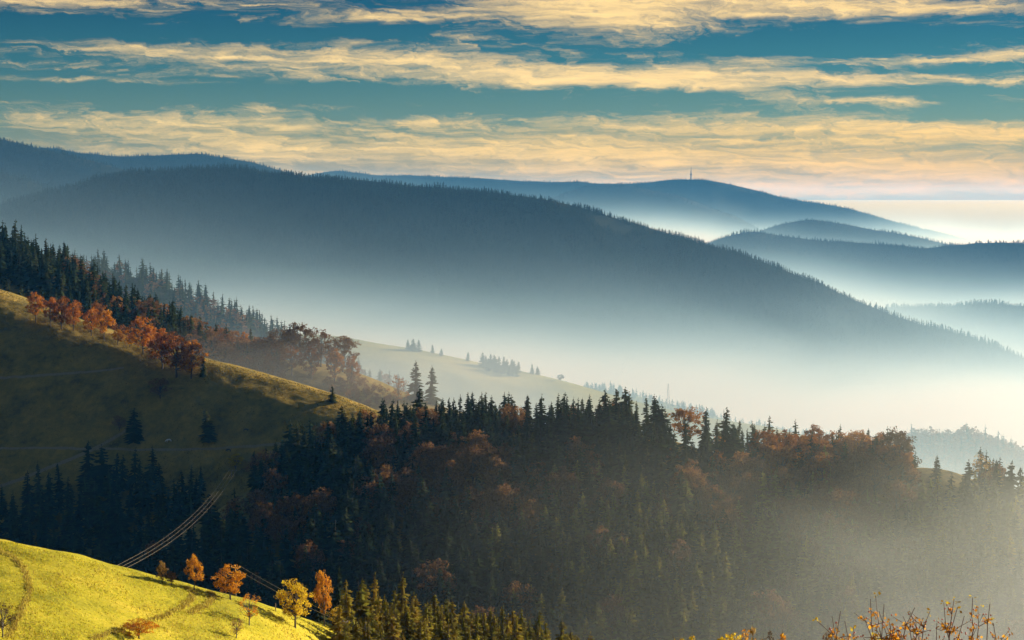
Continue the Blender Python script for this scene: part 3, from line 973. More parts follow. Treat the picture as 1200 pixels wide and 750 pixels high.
# two dark spruces over the rust-coloured clump on the wooded hillside
put_px('spruce', 288, 410, 40, 'shorter of the twin dark spruces on the wooded hillside skyline', 'twin spruces on the skyline', wide=1.25, names=['wood'], y0=1100)
put_px('spruce', 302, 412, 48, 'taller of the twin dark spruces on the wooded hillside skyline', 'twin spruces on the skyline', wide=1.05, names=['wood'], y0=1100)
for n_, (px, py, h, c) in enumerate([(330, 422, 40, 'brown'), (352, 425, 50, 'brown'), (376, 430, 44, 'rust'), (402, 436, 46, 'brown'), (342, 440, 36, 'copper'), (365, 445, 40, 'copper'), (392, 448, 40, 'copper'), (412, 450, 34, 'copper'),
                                     (318, 432, 34, 'copper')]):
    put_px('broad', px, py, h, ['first brown tree of the domed clump next to the twin spruces', 'tallest brown tree in the domed clump on the wooded hillside',
                                'dull rust tree between the two tallest domes of the clump', 'round brown tree ending the domed clump above the valley',
                                'copper tree under the first dome of the clump', 'copper tree under the tallest dome of the clump',
                                'copper tree under the last dome of the clump', 'low copper tree at the tip of the domed clump',
                                'small copper tree between the domed clump and the twin spruces'][n_], 'domed clump of autumn trees on the wooded hillside', c, 1.0, names=['wood'], y0=1100)

# ------------------------------------------------------------------ the woods
ALL_SPRUCE, ALL_YOUNG, ALL_BROAD, ALL_SUN_TINTED = [], [], [], []      # (pixel height, x, y, z, height, label, group, colour)


def add(store, X, Y, Z, h, label, group, colour=None):
    for x, y, z, hh in zip(X, Y, Z, h):
        store.append((hh * F_PX / y, x, y, z, hh, label, group, colour))


# 1. the long forest ridge across the middle
X, Y, Z, px, py, t = scatter('ridge', -215, 300, 190, 26, 6.2)
clear = inside(px, py, [(776, 509), (846, 512), (840, 536), (790, 530)]) | inside(px, py, [(1058, 540), (1140, 544), (1150, 590), (1100, 584), (1068, 562)])
left_open = inside(px, py, [(-50, 480), (330, 480), (312, 535), (298, 570), (292, 612), (262, 625), (235, 645), (-50, 660)])
ok = ~clear & ~left_open & (px > -40) & (px < 1260) & (py < 860)
X, Y, Z, px, py, t = [a[ok] for a in (X, Y, Z, px, py, t)]
zone = np.zeros(len(X))
for (cx, cy, rx, ry, w) in ((520, 585, 95, 42, .85), (330, 622, 60, 26, .8), (600, 600, 50, 40, .6), (960, 562, 110, 22, .72), (1020, 580, 60, 40, .6), (900, 600, 120, 50, .55), (690, 600, 60, 25, .35), (430, 560, 40, 20, .4)):
    zone = np.maximum(zone, w * np.exp(-(((px - cx) / rx) ** 2 + ((py - cy) / ry) ** 2) ** 2))
zone = np.maximum(zone, .05)
isb = RNG.random(len(X)) < zone
keep_s = ~isb & (RNG.random(len(X)) < .92)
hs = RNG.normal(18.0, 3.4, len(X)).clip(9, 26)
hs = np.where(t > -18, hs * .96, hs)
hs = np.where(px > 870, hs * .92, hs)
crest = t > -14
larch = keep_s & ~crest & (RNG.random(len(X)) < .85 * np.clip((px - 560) / 160, 0, 1) * np.clip((py - 560 - .12 * np.maximum(0, 760 - px)) / 50, 0, 1))  # lower-slope spruces that take the needles tinted as if sunlit
add(ALL_SUN_TINTED, *[a[larch] for a in (X, Y, Z, hs * .95)], 'spruce tinted sunlit gold standing in pale mist on the lower slope of the ridge', 'sun-tinted spruces in the mist below the ridge')
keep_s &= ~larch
CREST_NOTE = 'dark spruce in the row along the crest of the middle forest ridge', 'spruces along the crest of the middle ridge'
add(ALL_SPRUCE, *[a[keep_s & crest & (px < 860)] for a in (X, Y, Z, hs)], *CREST_NOTE)
add(ALL_SPRUCE, *[a[keep_s & crest & (px >= 860)] for a in (X, Y, Z, hs)], 'spruce rising from the rust-coloured wood at the sunward end of the middle ridge', 'spruces at the sunward end of the ridge')
add(ALL_SPRUCE, *[a[keep_s & ~crest & (px < 640)] for a in (X, Y, Z, hs)], 'dark spruce on the shaded slope of the middle forest ridge', 'spruces on the shaded slope of the ridge')
add(ALL_SPRUCE, *[a[keep_s & ~crest & (px >= 640)] for a in (X, Y, Z, hs)], 'spruce veiled by pale mist on the lower slope of the middle ridge', 'spruces veiled by mist on the ridge')
bsel = isb & (RNG.random(len(X)) < .7)
hb = RNG.normal(17, 2.3, len(X)).clip(11, 22)
b1, b2, b3 = bsel & (px < 760), bsel & (px >= 760) & (py < 572), bsel & (px >= 760) & (py >= 572)
add(ALL_BROAD, *[a[b1] for a in (X, Y, Z, hb)], 'dim rust-brown tree among dark spruces on the shaded ridge slope', 'rust trees on the shaded slope', 'rust')
add(ALL_BROAD, *[a[b2] for a in (X, Y, Z, hb)], 'red-copper tree in the wood at the sunward end of the middle ridge', 'copper trees at the sunward end of the ridge', 'copper')
add(ALL_BROAD, *[a[b3] for a in (X, Y, Z, hb)], 'rust-brown tree veiled by pale mist below the sunward end of the ridge', 'rust trees veiled by mist', 'rust')

# 2. spruces in the valley below the pasture
X, Y, Z, px, py, t = scatter('pasture', -330, -60, 340, 20, 7.0)
poly = [(-60, 640), (-60, 606), (0, 600), (60, 585), (100, 568), (140, 570), (170, 560), (205, 572), (232, 566), (244, 590), (240, 640), (250, 720), (-60, 720)]
ok = inside(px, py, poly) & (RNG.random(len(X)) < .95)
hs = RNG.normal(19, 3.2, len(X)).clip(11, 26)
add(ALL_SPRUCE, *[a[ok] for a in (X, Y, Z, hs)], 'dark spruce in the wood between the shaded pasture and the yellow meadow', 'spruces below the pasture')

# 3. the wooded hillside behind the pasture
X, Y, Z, px, py, t = scatter('wood', -560, -60, 190, 30, 7.2)
ok = (px > -40) & inside(px, py, [(-80, 260), (0, 300), (70, 320), (150, 360), (240, 398), (300, 405), (330, 425), (330, 470), (-80, 470)]) & ~inside(px, py, [(-60, 330), (20, 338), (60, 350), (80, 366), (-60, 366)])
X, Y, Z, px, py, t = [a[ok] for a in (X, Y, Z, px, py, t)]
pb = np.interp(px, [0, 90, 130, 200, 250, 300, 330], [.01, .03, .14, .26, .5, .9, .95])
isb = RNG.random(len(X)) < pb
hs = RNG.normal(22, 3.5, len(X)).clip(12, 30) * np.interp(px, [0, 120, 260], [1.12, .95, .78])
hb = RNG.normal(16, 2.2, len(X)).clip(10, 21)
add(ALL_SPRUCE, *[a[~isb] for a in (X, Y, Z, hs)], 'spruce in the mixed wood on the hillside above the red tree row', 'spruces on the wooded hillside')
r_ = RNG.random(len(X))
isb &= RNG.random(len(X)) < .8
add(ALL_BROAD, *[a[isb & (r_ < .55)] for a in (X, Y, Z, hb)], 'copper-red tree in the mixed wood above the red tree row', 'copper trees on the wooded hillside', 'copper')
add(ALL_BROAD, *[a[isb & (r_ >= .55) & (r_ < .85)] for a in (X, Y, Z, hb)], 'rust-brown tree in the mixed wood above the red tree row', 'rust trees on the wooded hillside', 'rust')
add(ALL_BROAD, *[a[isb & (r_ >= .85)] for a in (X, Y, Z, hb)], 'bright orange-red tree in the mixed wood above the red tree row', 'orange trees on the wooded hillside', 'red')
# orange scrub beyond the sunlit strip
X, Y, Z, px, py, t = scatter('wood', -160, 0, 120, 10, 5.5)
ok = inside(px, py, [(380, 446), (420, 446), (450, 462), (470, 480), (440, 482), (390, 470)])
hb = RNG.normal(6.5, 1.5, len(X)).clip(3.5, 10)
add(ALL_BROAD, *[a[ok] for a in (X, Y, Z, hb)], 'low orange bush in the hollow beyond the sunlit pasture strip', 'orange bushes beyond the pasture strip', 'red')

# 4. young spruces below the end of the meadow, their sunlit gold put into the needle colour
X, Y, Z, px, py, t = scatter('fore', -45, 60, 40, 50, 3.0)
ok = inside(px, py, [(398, 738), (425, 735), (470, 738), (560, 750), (660, 775), (820, 840), (700, 900), (560, 900), (440, 850), (390, 770)])
hs = RNG.normal(8.3, 2.3, len(X)).clip(4, 13.5)
add(ALL_YOUNG, *[a[ok] for a in (X, Y, Z, hs)], 'sunlit young spruce in the golden plantation beyond the yellow meadow', 'young spruces of the golden plantation')
for px, py_top, hh, lab in ((397, 665, 22, 'tall dark spruce in front of the slim orange tree'), (372, 676, 18, 'dark spruce between the yellow tree and the slim orange tree'),
                            (438, 668, 17, 'tall golden spruce leading the plantation beyond the meadow'), (470, 668, 15, 'golden spruce second in height at the head of the plantation')):
    y_ = 440.0 + (px % 7) * 4
    q = at(px, py_top, y_)
    g_ = float(ground(q[0], y_, ['fore', 'ridge', 'slope']))
    put_tree('young' if 'golden' in lab else 'spruce', (q[0], y_, g_), max(6.0, q[2] - g_), lab, None, None, None, min(1.0, 14 / max(6.0, q[2] - g_)))

# the largest in view become trees of their own, the rest one wood
ALL_SPRUCE.sort(key=lambda a: -a[0] * (1 if -10 < proj(a[1], a[2], a[3] + a[4])[0] < 1210 and proj(a[1], a[2], a[3] + a[4])[1] < 745 else 0))
ALL_SUN_TINTED.sort(key=lambda a: -a[0] * (1 if -10 < proj(a[1], a[2], a[3] + a[4])[0] < 1210 and proj(a[1], a[2], a[3] + a[4])[1] < 745 else 0))
ALL_YOUNG.sort(key=lambda a: -a[0] * (1 if proj(a[1], a[2], a[3] + a[4])[1] < 745 else 0))
ALL_BROAD.sort(key=lambda a: -a[0] * (1 if -10 < proj(a[1], a[2], a[3] + a[4])[0] < 1210 and proj(a[1], a[2], a[3] + a[4])[1] < 745 else 0))
N_S, N_Y, N_B = 250, 280, 235
for (_, x, y, z, h, lab, grp, c) in ALL_SPRUCE[:N_S]:
    put_tree('spruce', (x, y, z), h, lab, grp, wide=random.uniform(.9, 1.35))
for (_, x, y, z, h, lab, grp, c) in ALL_YOUNG[:N_Y]:
    put_tree('young', (x, y, z), h, lab, grp, wide=random.uniform(.85, 1.2))
for (_, x, y, z, h, lab, grp, c) in ALL_BROAD[:N_B]:
    put_tree('broad', (x, y, z), h, lab, grp, c, wide=random.uniform(.85, 1.15))


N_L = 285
for (_, x, y, z, h, lab, grp, c) in ALL_SUN_TINTED[:N_L]:
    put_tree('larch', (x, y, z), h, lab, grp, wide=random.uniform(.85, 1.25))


def rest(store, n, protos, name, mat, label):
    a = np.array([s[1:5] for s in store[n:]])
    if len(a):
        k = len(a)
        merge(protos, a[:, :3], a[:, 3], RNG.uniform(0, 6.28, k), RNG.uniform(.85, 1.2, k), RNG.random(k), name, mat, label)


rest(ALL_SPRUCE, N_S, MID_SPRUCE, 'spruce_forest', M['spruce_mass'], 'remaining spruces of the middle ridge and hillside woods')
rest(ALL_SUN_TINTED, N_L, MID_SPRUCE, 'sun_tinted_spruce_forest', M['sun_tinted_mass'], 'remaining sun-tinted spruces in the mist below the ridge')
rest(ALL_YOUNG, N_Y, LOW_SPRUCE, 'young_spruce_forest', M['plantation_mass'], 'remaining young spruces of the golden plantation')
rest(ALL_BROAD, N_B, MID_BROAD, 'broadleaf_woods', M['rust_mass'], 'remaining rust-coloured trees of the woods')
print('TREES', len(ALL_SPRUCE), len(ALL_YOUNG), len(ALL_BROAD), len(ALL_SUN_TINTED))


# woods on the farther hills, too many and too small to count
def far_wood(key, x0, x1, f, b, sp, h, protos, name, label, mat='spruce_mass', poly=None, skip=None, prob=1.0, wd=1.15):
    X, Y, Z, px, py, t = scatter(key, x0, x1, f, b, sp, [key])
    ok = (RNG.random(len(X)) < prob * (1 + np.minimum(0, 1.1 * fbm(X / (sp * 9), Y / (sp * 9))))) & (px > -120) & (px < 1320)
    if poly is not None:
        ok &= inside(px, py, poly)
    if skip is not None:
        for s in skip:
            ok &= ~inside(px, py, s)
    X, Y, Z = X[ok], Y[ok], Z[ok]
    k = len(X)
    merge(protos, np.stack([X, Y, Z], 1), (RNG.normal(h, h * .17, k) * (1 + .8 * fbm(X / (sp * 6), Y / (sp * 6), 3))).clip(h * .4, h * 1.6), RNG.uniform(0, 6.28, k), RNG.uniform(wd * .8, wd * 1.2, k), RNG.random(k), name, M[mat], label)
    print(name, k)


far_wood('spur', -640, 60, 160, 30, 8.0, 16, LOW_SPRUCE, 'spruce_forest', 'hazy spruces covering the spur behind the wooded hillside', prob=.62)
far_wood('spur', -640, 60, 160, 30, 9.0, 12, LOW_BROAD, 'broadleaf_woods', 'hazy autumn trees mixed into the spur behind the wooded hillside', 'rust_mass', prob=.22)
far_wood('back_knoll', 80, 560, 60, 30, 9, 11, LOW_SPRUCE, 'spruce_forest', 'faint line of conifers on the far meadow hill', poly=[(680, 440), (760, 455), (840, 475), (900, 500), (960, 505), (1010, 515), (1000, 540), (880, 520), (800, 500), (690, 480)], prob=.8, wd=1.7)
far_wood('hump', 380, 640, 120, 30, 8.5, 15, LOW_BROAD, 'broadleaf_woods', 'faint wood capping the small round hill in the mist', 'rust_mass', prob=.9)
far_wood('hump', 380, 640, 120, 30, 15, 19, LOW_SPRUCE, 'spruce_forest', 'faint conifers standing in the wood on the small round hill')
glades = [[(686, 250), (712, 254), (745, 268), (738, 276), (706, 266)], [(745, 276), (775, 280), (782, 288), (762, 290)]]
far_wood('mountain', -2000, 1600, 420, 40, 7.5, 12, TINY_SPRUCE, 'mountain_forest', 'dark spruce forest covering the great mountain', mat='far_spruce', skip=glades, prob=.9, wd=1.7)
for key, x0, x1, f, sp, h in (('near_left_peak', -2200, -1100, 250, 14, 13), ('left_peak', -2600, -1200, 250, 14, 13), ('saddle', -2500, -700, 160, 14, 12), ('mast_range', -1600, 3300, 120, 14, 12), ('mast_spur', 300, 1700, 120, 15, 11),
                              ('low_peak', 900, 2700, 160, 14, 12), ('low_ridge', 700, 2400, 160, 12, 12), ('mid_ridge', 950, 1900, 160, 10, 13)):
    far_wood(key, x0, x1, f, 40, sp, h, TINY_SPRUCE, 'mountain_forest', 'distant spruce forest on a blue mountain ridge', mat='far_spruce', prob=.9, wd=2.2)

# ------------------------------------------------------------------ mast on the far range
def add_parts(name, parts, mat, parent, smooth=True):
    v, f = join(parts)
    return obj(name, mesh_from(name, v, f, mat, smooth), parent)


def lathe(prof, n=10):
    return tube([(0, 0, z) for z, r in prof], [r for z, r in prof], n)


xm, ym = at(809.5, 208, 13000)[:2]
zm = float(HILLS['mast_range'].z(xm, HILLS['mast_range'].yc(xm)))
mast = tag(empty('radio_mast', (xm, float(HILLS['mast_range'].yc(xm)), zm - 2)), 'tiny tall radio mast on the highest point of the far blue range', 'mast')
add_parts('shaft', [lathe([(0, 6), (30, 4.6), (62, 3.6)])], M['steel'], mast)
add_parts('platform', [lathe([(30, 4.8), (32, 9), (38, 9), (40, 4.7)], 14)], M['steel'], mast)
add_parts('antenna', [lathe([(62, 2.4), (80, 1.6), (92, .5)])], M['steel'], mast)
kx, ky, kz = hit(783, 478, ['back_knoll'], 2300)
mast2 = tag(empty('lattice_mast', (kx, ky, kz)), 'faint thin mast standing in the mist on the far meadow hill', 'mast')
H2 = 36.0
for sx in (-1, 1):
    for sy in (-1, 1):
        add_parts('leg', [tube([(sx * 2, sy * 2, -1), (sx * .5, sy * .5, H2)], (.3, .2), 5)], M['steel'], mast2)
br = []
for k in range(10):
    z0, z1 = k * H2 / 10, (k + 1) * H2 / 10
    w0, w1 = 2 - 1.5 * z0 / H2, 2 - 1.5 * z1 / H2
    br += [tube([(-w0, -w0, z0), (w1, -w1, z1)], (.12, .12), 4), tube([(w0, w0, z0), (-w1, w1, z1)], (.12, .12), 4)]
add_parts('bracing', br, M['steel'], mast2)

# ------------------------------------------------------------------ power line
def bar(p, q, w, h):
    p, q = np.array(p, float), np.array(q, float)
    d = (q - p) / np.linalg.norm(q - p)
    a = np.cross(d, (0, 0, 1.0))
    a /= np.linalg.norm(a)
    up = np.cross(a, d)
    V = [c + a * sx * w / 2 + up * sz * h / 2 for c in (p, q) for sx in (-1, 1) for sz in (-1, 1)]
    return np.array(V), np.array([(0, 1, 3, 2), (4, 6, 7, 5), (0, 4, 5, 1), (2, 3, 7, 6), (0, 2, 6, 4), (1, 5, 7, 3)])


def power_pole(p, h, arm_dir, arm, offs, label, group, twin=False):
    t = tag(empty('power_pole', tuple(p)), label, 'power pole', group)
    ad = np.array((*arm_dir, 0.0)) / np.linalg.norm(arm_dir)
    if twin:
        for s in (-1, 1):
            add_parts('pole', [tube([ad * s * .8 + (0, 0, -.6), ad * s * .8 + (0, 0, h)], (.17, .12), 8)], M['timber'], t)
    else:
        add_parts('pole', [tube([(0, 0, -.6), (0, 0, h + .3)], (.16, .11), 8)], M['timber'], t)
    add_parts('crossarm', [bar(-ad * arm / 2 + (0, .16, h - .25), ad * arm / 2 + (0, .16, h - .25), .16, .18)], M['timber'], t, False)
    pts = []
    for o_ in offs:
        c = ad * o_ + (0, .16, h - .16)
        ins = add_parts('insulator', [tube([c, c + (0, 0, .12), c + (0, 0, .13), c + (0, 0, .3)], (.04, .09, .06, .05), 8)], M['porcelain'], t)
        pts.append(np.array(p, float) + c + (0, 0, .3))
    return pts


def cable(a, b, sag, label, r=.035):
    n = 40
    s = np.linspace(0, 1, n)
    P = a[None] * (1 - s[:, None]) + b[None] * s[:, None]
    P[:, 2] -= sag * 4 * s * (1 - s)
    v, f = tube(P, [r] * n, 5)
    o = obj('power_cable', mesh_from('power_cable', v, f, M['wire'], True))
    tag(o, label, 'cable', 'cables of the power line')


pf = hit(273, 560, ['pasture', 'ridge'], 700)
top_f = at(273, 551, pf[1])
hf = top_f[2] - pf[2]
# the next pole stands hidden behind the crest of the yellow meadow
pn_x, pn_y = at(118, 672, 430)[:2]
pn_g = float(ground(pn_x, pn_y))
pn = np.array((pn_x, pn_y, pn_g))
hn = max(6.0, at(118, 676, 430)[2] - pn_g)
dirn = np.array((pf[0] - pn[0], pf[1] - pn[1]))
perp = np.array((dirn[1], -dirn[0])) / np.linalg.norm(dirn)
A = power_pole(pf, hf, (1, .15), 4.4, (-1.9, 0, 1.9), 'timber power pole with a wide crossarm beside the small orange tree', 'poles of the power line', True)
B = power_pole(pn, hn, (1, .15), 4.4, (-1.9, 0, 1.9), 'power pole just below the crest of the yellow meadow', 'poles of the power line', True)
for a_, b_, lab in zip(A, B, ('upper of the three cables sagging into the valley', 'middle of the three cables sagging into the valley', 'lower of the three cables sagging into the valley')):
    cable(a_, b_, 6.5, lab, .023)
pq_y = 425.0
q = at(276, 664, pq_y)
g_ = float(ground(q[0], pq_y))
C_ = power_pole((q[0], pq_y, g_), q[2] - g_, (1, .2), 2.2, (-.9, .9), 'slender power pole above the broad orange tree', 'poles of the power line')
q2 = at(402, 728, 400)
g2 = float(ground(q2[0], 400.0))
D_ = power_pole((q2[0], 400.0, g2), max(3.0, q2[2] - g2), (1, .2), 2.2, (-.9, .9), 'low power pole beyond the tip of the yellow meadow', 'poles of the power line')
for a_, b_, lab in zip(C_, D_, ('upper thin cable running down behind the yellow tree', 'lower thin cable running down behind the yellow tree')):
    cable(a_, b_, .6, lab, .022)

# ------------------------------------------------------------------ grazing animals
def animal(name, p, rz, L, mat, label, cat):
    me = bpy.data.meshes.new(name)
    h = L * .78
    V = [(0, 0, h * .72), (.25 * L, 0, h * .74), (.46 * L, 0, h * .74), (.62 * L, 0, h * .60), (.74 * L, 0, h * .34), (.82 * L, 0, h * .16),
         (-.25 * L, 0, h * .75), (-.42 * L, 0, h * .74), (-.50 * L, 0, h * .55), (-.52 * L, 0, h * .30)]
    rad = [.17, .18, .16, .10, .08, .055, .18, .15, .03, .02]
    E = [(0, 1), (1, 2), (2, 3), (3, 4), (4, 5), (0, 6), (6, 7), (7, 8), (8, 9)]
    for root, x, kx_ in ((2, .40, .0), (7, -.40, -.05)):
        for s in (-1, 1):
            i = len(V)
            V += [(x * L, s * .12 * L, h * .50), ((x + kx_) * L, s * .12 * L, h * .26), (x * L, s * .12 * L, 0.0)]
            rad += [.085, .05, .04]
            E += [(root, i), (i, i + 1), (i + 1, i + 2)]
    me.from_pydata(V, E, [])
    me.materials.append(mat)
    o = obj(name, me)
    o.location = tuple(p)
    o.rotation_euler = (0, 0, rz)
    md = o.modifiers.new('skin', 'SKIN')
    for sv, r in zip(me.skin_vertices[0].data, rad):
        sv.radius = (r * L, r * L)
    me.skin_vertices[0].data[0].use_root = True
    o.modifiers.new('smooth', 'SUBSURF').render_levels = 1
    tag(o, label, cat)


animal('horse', hit(198, 520, ['pasture'], 700), math.pi + .2, 2.5, M['white_coat'], 'white horse grazing on the shaded pasture below the lone spruce', 'horse')
animal('cow', hit(288, 507, ['pasture'], 700), .4, 2.3, M['dark_coat'], 'dark cow grazing higher on the shaded pasture', 'cow')
animal('cow', hit(268, 530, ['pasture', 'ridge'], 700), 2.8, 2.3, M['dark_coat'], 'dark cow grazing just above the orange tree', 'cow')

# ------------------------------------------------------------------ tracks and banks
def ribbon(name, pix, names, width, mat, y0, lift=.12):
    P = []
    pix = np.array(pix, float)
    s = np.linspace(0, len(pix) - 1, len(pix) * 10)
    for u, v in zip(np.interp(s, range(len(pix)), pix[:, 0]), np.interp(s, range(len(pix)), pix[:, 1])):
        P.append(hit(u, v, names, y0))
    P = np.array(P)
    k = np.ones(5) / 5
    for c in (0, 1):
        P[2:-2, c] = np.convolve(P[:, c], k, 'valid')
    d = np.gradient(P[:, :2], axis=0)
    nrm = np.stack([-d[:, 1], d[:, 0]], 1)
    nrm /= np.linalg.norm(nrm, axis=1)[:, None] + 1e-9
    rows = []
    for w in (-.5, -.17, .17, .5):
        q = P[:, :2] + nrm * width * w
        z = ground(q[:, 0], q[:, 1], names)
        rows.append(np.column_stack([q, z + lift - (.1 if abs(w) == .5 else 0)]))
    V = np.stack(rows, 1).reshape(-1, 3)
    i = np.arange(len(V)).reshape(len(P), 4)
    Fc = np.stack([i[:-1, :-1], i[1:, :-1], i[1:, 1:], i[:-1, 1:]], -1).reshape(-1, 4)
    o = obj(name, mesh_from(name, V, Fc, mat, True))
    o['kind'] = 'structure'
    return P


ribbon('path', [(-10, 444), (60, 440), (100, 437), (145, 432)], ['pasture'], 1.5, M['track'], 800)
ribbon('path', [(-10, 526), (60, 526), (120, 527), (180, 528), (250, 527), (330, 521), (400, 514)], ['pasture', 'ridge'], 1.4, M['track'], 800)
ditch = ribbon('path', [(0, 571), (30, 560), (60, 548), (90, 536), (108, 528), (130, 516), (152, 503)], ['pasture'], 2.2, M['track'], 800)


def blades(name, P, h, w, mat, label):
    """grass: thin upright triangles at the points P"""
    n = len(P)
    a = RNG.uniform(0, 6.28, n)
    hh = (h * RNG.uniform(.5, 1.4, n))
    dx, dy = np.cos(a) * w, np.sin(a) * w
    lx, ly = RNG.normal(0, .35, n) * hh, RNG.normal(0, .35, n) * hh
    V = np.stack([np.stack([P[:, 0] - dx, P[:, 1] - dy, P[:, 2] - .05], 1), np.stack([P[:, 0] + dx, P[:, 1] + dy, P[:, 2] - .05], 1), np.stack([P[:, 0] + lx, P[:, 1] + ly, P[:, 2] + hh], 1)], 1).reshape(-1, 3)
    o = obj(name, mesh_from(name, V, np.arange(3 * n).reshape(n, 3), mat, False, np.repeat(RNG.random(n), 3)))
    tag(o, label, None, None, 'stuff')


# grass standing on the sunlit meadow
n = 90000
X = RNG.uniform(-115, 10, n)
Y = HILLS['fore'].yc(X) + RNG.uniform(-110, 4, n)
dn = fbm(X / 7, Y / 7)
ok = RNG.random(n) < (.55 + dn)
X, Y = X[ok], Y[ok]
blades('grass', np.stack([X, Y, HILLS['fore'].z(X, Y)], 1), .28, .10, M['green_grass'], 'short yellow-green grass of the sunlit meadow')
n = 90000
X = RNG.uniform(-330, 30, n)
Y = HILLS['pasture'].yc(X) - RNG.uniform(-4, 150, n)
ok = (RNG.random(n) < .5 + fbm(X / 14, Y / 14)) & (HILLS['pasture'].z(X, Y) >= ground(X, Y, ['pasture', 'ridge', 'wood']) - .3)
X, Y = X[ok], Y[ok]
blades('pasture_grass', np.stack([X, Y, HILLS['pasture'].z(X, Y)], 1), .45, .3, M['rough_grass'], 'rough tufted grass of the hillside pasture')
n = 26000
X = RNG.uniform(-115, 10, n)
Y = HILLS['fore'].yc(X) + RNG.uniform(-110, 4, n)
ok = fbm(X / 11 + 40, Y / 16 + 7) > .22
X, Y = X[ok], Y[ok]
blades('dry_grass', np.stack([X, Y, HILLS['fore'].z(X, Y)], 1), .42, .1, M['dry_grass'], 'scattered patches of dry grass on the sunlit meadow')
# banks of dry grass along the old terraces of the meadow
bank = []
for line in ([(-5, 644), (12, 652), (26, 664), (33, 680), (34, 695), (28, 712), (18, 730), (10, 748)],
             [(108, 750), (130, 742), (160, 734), (190, 724), (214, 712), (226, 702), (224, 694), (220, 690)], [(222, 720), (244, 708), (250, 700), (246, 694)]):
    line = np.array(line, float)
    s = np.linspace(0, len(line) - 1, 50)
    pts = np.array([hit(u, v, ['fore'], 250, 480) for u, v in zip(np.interp(s, range(len(line)), line[:, 0]), np.interp(s, range(len(line)), line[:, 1]))])
    for k in range(2600):
        f_ = RNG.uniform(0, len(pts) - 1.001)
        i0 = int(f_)
        q = pts[i0] * (1 - f_ + i0) + pts[i0 + 1] * (f_ - i0)
        bank.append((q[0] + RNG.normal(0, .32), q[1] + RNG.normal(0, .6)))
bank = np.array(bank)
blades('dry_grass', np.stack([bank[:, 0], bank[:, 1], HILLS['fore'].z(bank[:, 0], bank[:, 1])], 1), .36, .12, M['dry_grass'], 'tall dry grass on the terrace banks of the meadow')

# small post at the tip of the meadow
q = hit(323, 717, ['fore'], 250, 480)
o = obj('fence_post', mesh_from('fence_post', *tube([(0, 0, -.2), (0, 0, .9), (0, 0, 1.75), (0, 0, 1.8)], (.1, .1, .09, .05), 7), M['timber'], True))
o.location = tuple(q)
tag(o, 'single timber post between the thin orange tree and the yellow tree', 'fence post')

# ------------------------------------------------------------------ bushes close to the camera
def near_shrub(px, py_top, y_, w, label, colour, seed):
    q = at(px, py_top, y_)
    g_ = float(HILLS['slope'].z(q[0], y_))
    h = q[2] - g_
    t = tag(empty('shrub', (q[0], y_, g_), random.uniform(0, 6), (h * w, h * w, h)), label, 'shrub', 'yellow shrubs on the slope below the camera')
    tr, cr = broadleaf(seed, .22, .35, 1500, .014, 30, .5)
    obj('trunk', mesh_from('shrub_trunk', *tr, M['grey_bark'], True), t)
    obj('crown', mesh_from('shrub_crown', *cr, M[colour]), t)


for k, (px, py, w, c, lab) in enumerate([(803, 736, .55, 'yellow', 'small yellow shrub top standing apart from the others at the bottom edge'), (852, 736, .7, 'yellow', 'broad yellow shrub top, first of the run at the bottom edge'),
                                         (872, 735, .6, 'orange', 'orange shrub top between yellow and ochre ones at the bottom edge'), (886, 731, .6, 'pale', 'pale ochre shrub top, highest of the run at the bottom edge'),
                                         (901, 739, .5, 'brown', 'dull brown shrub top beside the pale ochre one'), (922, 740, .7, 'orange', 'lowest orange shrub top next to the twiggy bush')]):
    near_shrub(px, py, 74 + 3 * k % 7, w, lab, c, 500 + k)


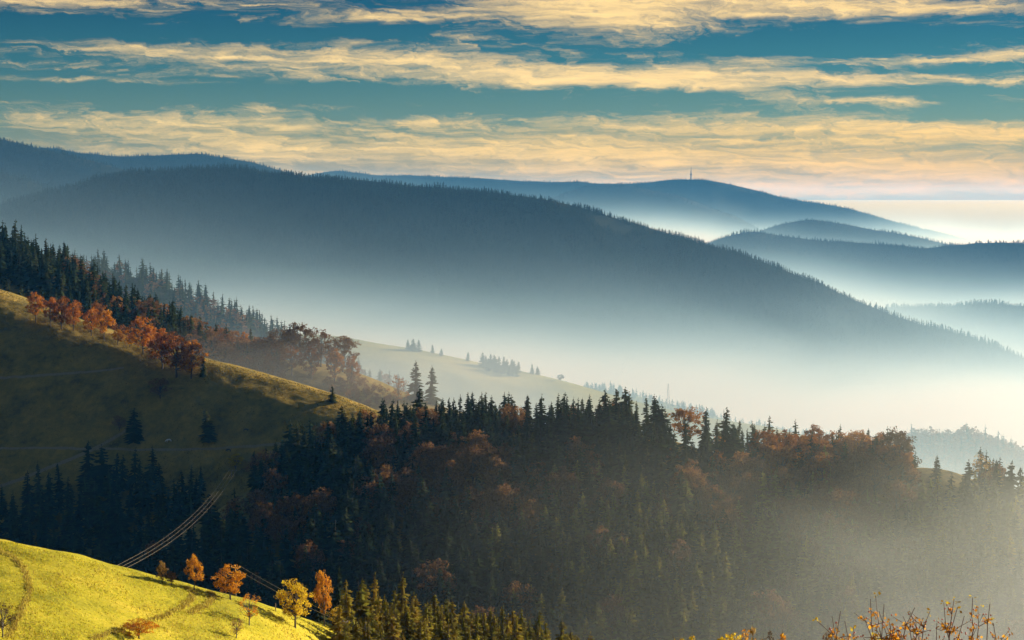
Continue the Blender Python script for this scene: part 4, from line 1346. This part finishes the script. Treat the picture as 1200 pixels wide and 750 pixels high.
def twiggy_bush():
    y_ = 26.0
    g = np.random.default_rng(77)
    cx = at(1060, 720, y_)[0]
    gz = float(HILLS['slope'].z(cx, y_))
    t = tag(empty('rosehip_bush', (cx, y_, gz)), 'twiggy red-brown bush with red hips and a few yellow leaves by the camera', 'bush')
    tips, stems, leaves, hips, yl = [], [], [], [], []
    tgt = [(958, 728), (968, 742), (975, 722), (985, 716), (1000, 735), (1012, 722), (1020, 702), (1026, 698), (1030, 716), (1042, 728), (1058, 722), (1066, 716), (1072, 712), (1082, 724), (1090, 716), (1098, 730), (1106, 706), (1118, 702),
           (1122, 712), (1130, 722), (1140, 700), (1146, 712), (1152, 720), (1160, 708), (1164, 730), (1112, 738), (1050, 740), (1010, 745), (990, 728), (1036, 708)]
    for (px, py) in tgt:
        yy = y_ + g.uniform(-.8, .8)
        tip = at(px, py, yy) - np.array((cx, y_, gz))
        root = np.array((tip[0] * .35 + g.normal(0, .1), (yy - y_) * .3, -.1))
        bend = g.normal(0, .07, 3)
        pts = [root + (tip - root) * s + bend * math.sin(s * 3.1) * 3 + g.normal(0, .022, 3) * (s > .5) for s in np.linspace(0, 1, 12)]
        pts[-1] = tip
        stems.append(tube(pts, np.linspace(.020, .0045, 12), 6))
        for k in range(15):
            s = g.uniform(.62, .99)
            b = np.array(pts[int(s * 11)])
            e = b + np.array((g.normal(0, .10), g.normal(0, .10), abs(g.normal(.07, .07))))
            mid = (b + e) / 2 + g.normal(0, .012, 3)
            stems.append(tube([b, mid, e], (.006, .0045, .003), 5))
            for j in range(2):
                if g.random() < .55:
                    hips.append(e + g.normal(0, .018, 3))
            for j in range(5):
                leaves.append(b + (e - b) * g.uniform(.3, 1) + g.normal(0, .025, 3))
        if g.random() < .35 or (px, py) in ((1106, 706), (1118, 702), (1122, 712), (1060, 722)):
            for j in range(5):
                yl.append(tip + g.normal(0, .035, 3))
    add_parts('branches', stems, M['twig'], t)
    leaves = np.array(leaves)
    obj('dry_leaves', mesh_from('dry_leaves', *leaf_cards(leaves, .024, g), M['orange']), t)
    obj('yellow_leaves', mesh_from('yellow_leaves', *leaf_cards(np.array(yl), .024, g), M['yellow']), t)
    hp = [(lathe([(-.012, .003), (-.006, .011), (.004, .012), (.013, .004)], 7)[0] + h, lathe([(-.012, .003), (-.006, .011), (.004, .012), (.013, .004)], 7)[1]) for h in hips]
    o = add_parts('hips', hp, M['berry'], t)
    o['kind'] = 'stuff'
    # low leafy bushes at its foot
    for k, (px, py, w, c, lab) in enumerate([(974, 728, .42, 'brown', 'dense dark bush inside the twiggy bush'), (1010, 733, .6, 'yellow', 'yellow leafy bush low behind the twigs'), (1052, 736, .6, 'orange', 'orange leafy bush low behind the twigs')]):
        yy = 29.0 + k
        q = at(px, py, yy)
        g_ = float(HILLS['slope'].z(q[0], yy))
        h = q[2] - g_
        s_ = tag(empty('shrub', (q[0], yy, g_), 0, (h * w, h * w, h)), lab, 'shrub')
        tr, cr = broadleaf(520 + k, .30, .3, 2200, .013, 40, .4)
        obj('trunk', mesh_from('shrub_trunk', *tr, M['grey_bark'], True), s_)
        obj('crown', mesh_from('shrub_crown', *cr, M[c]), s_)


twiggy_bush()
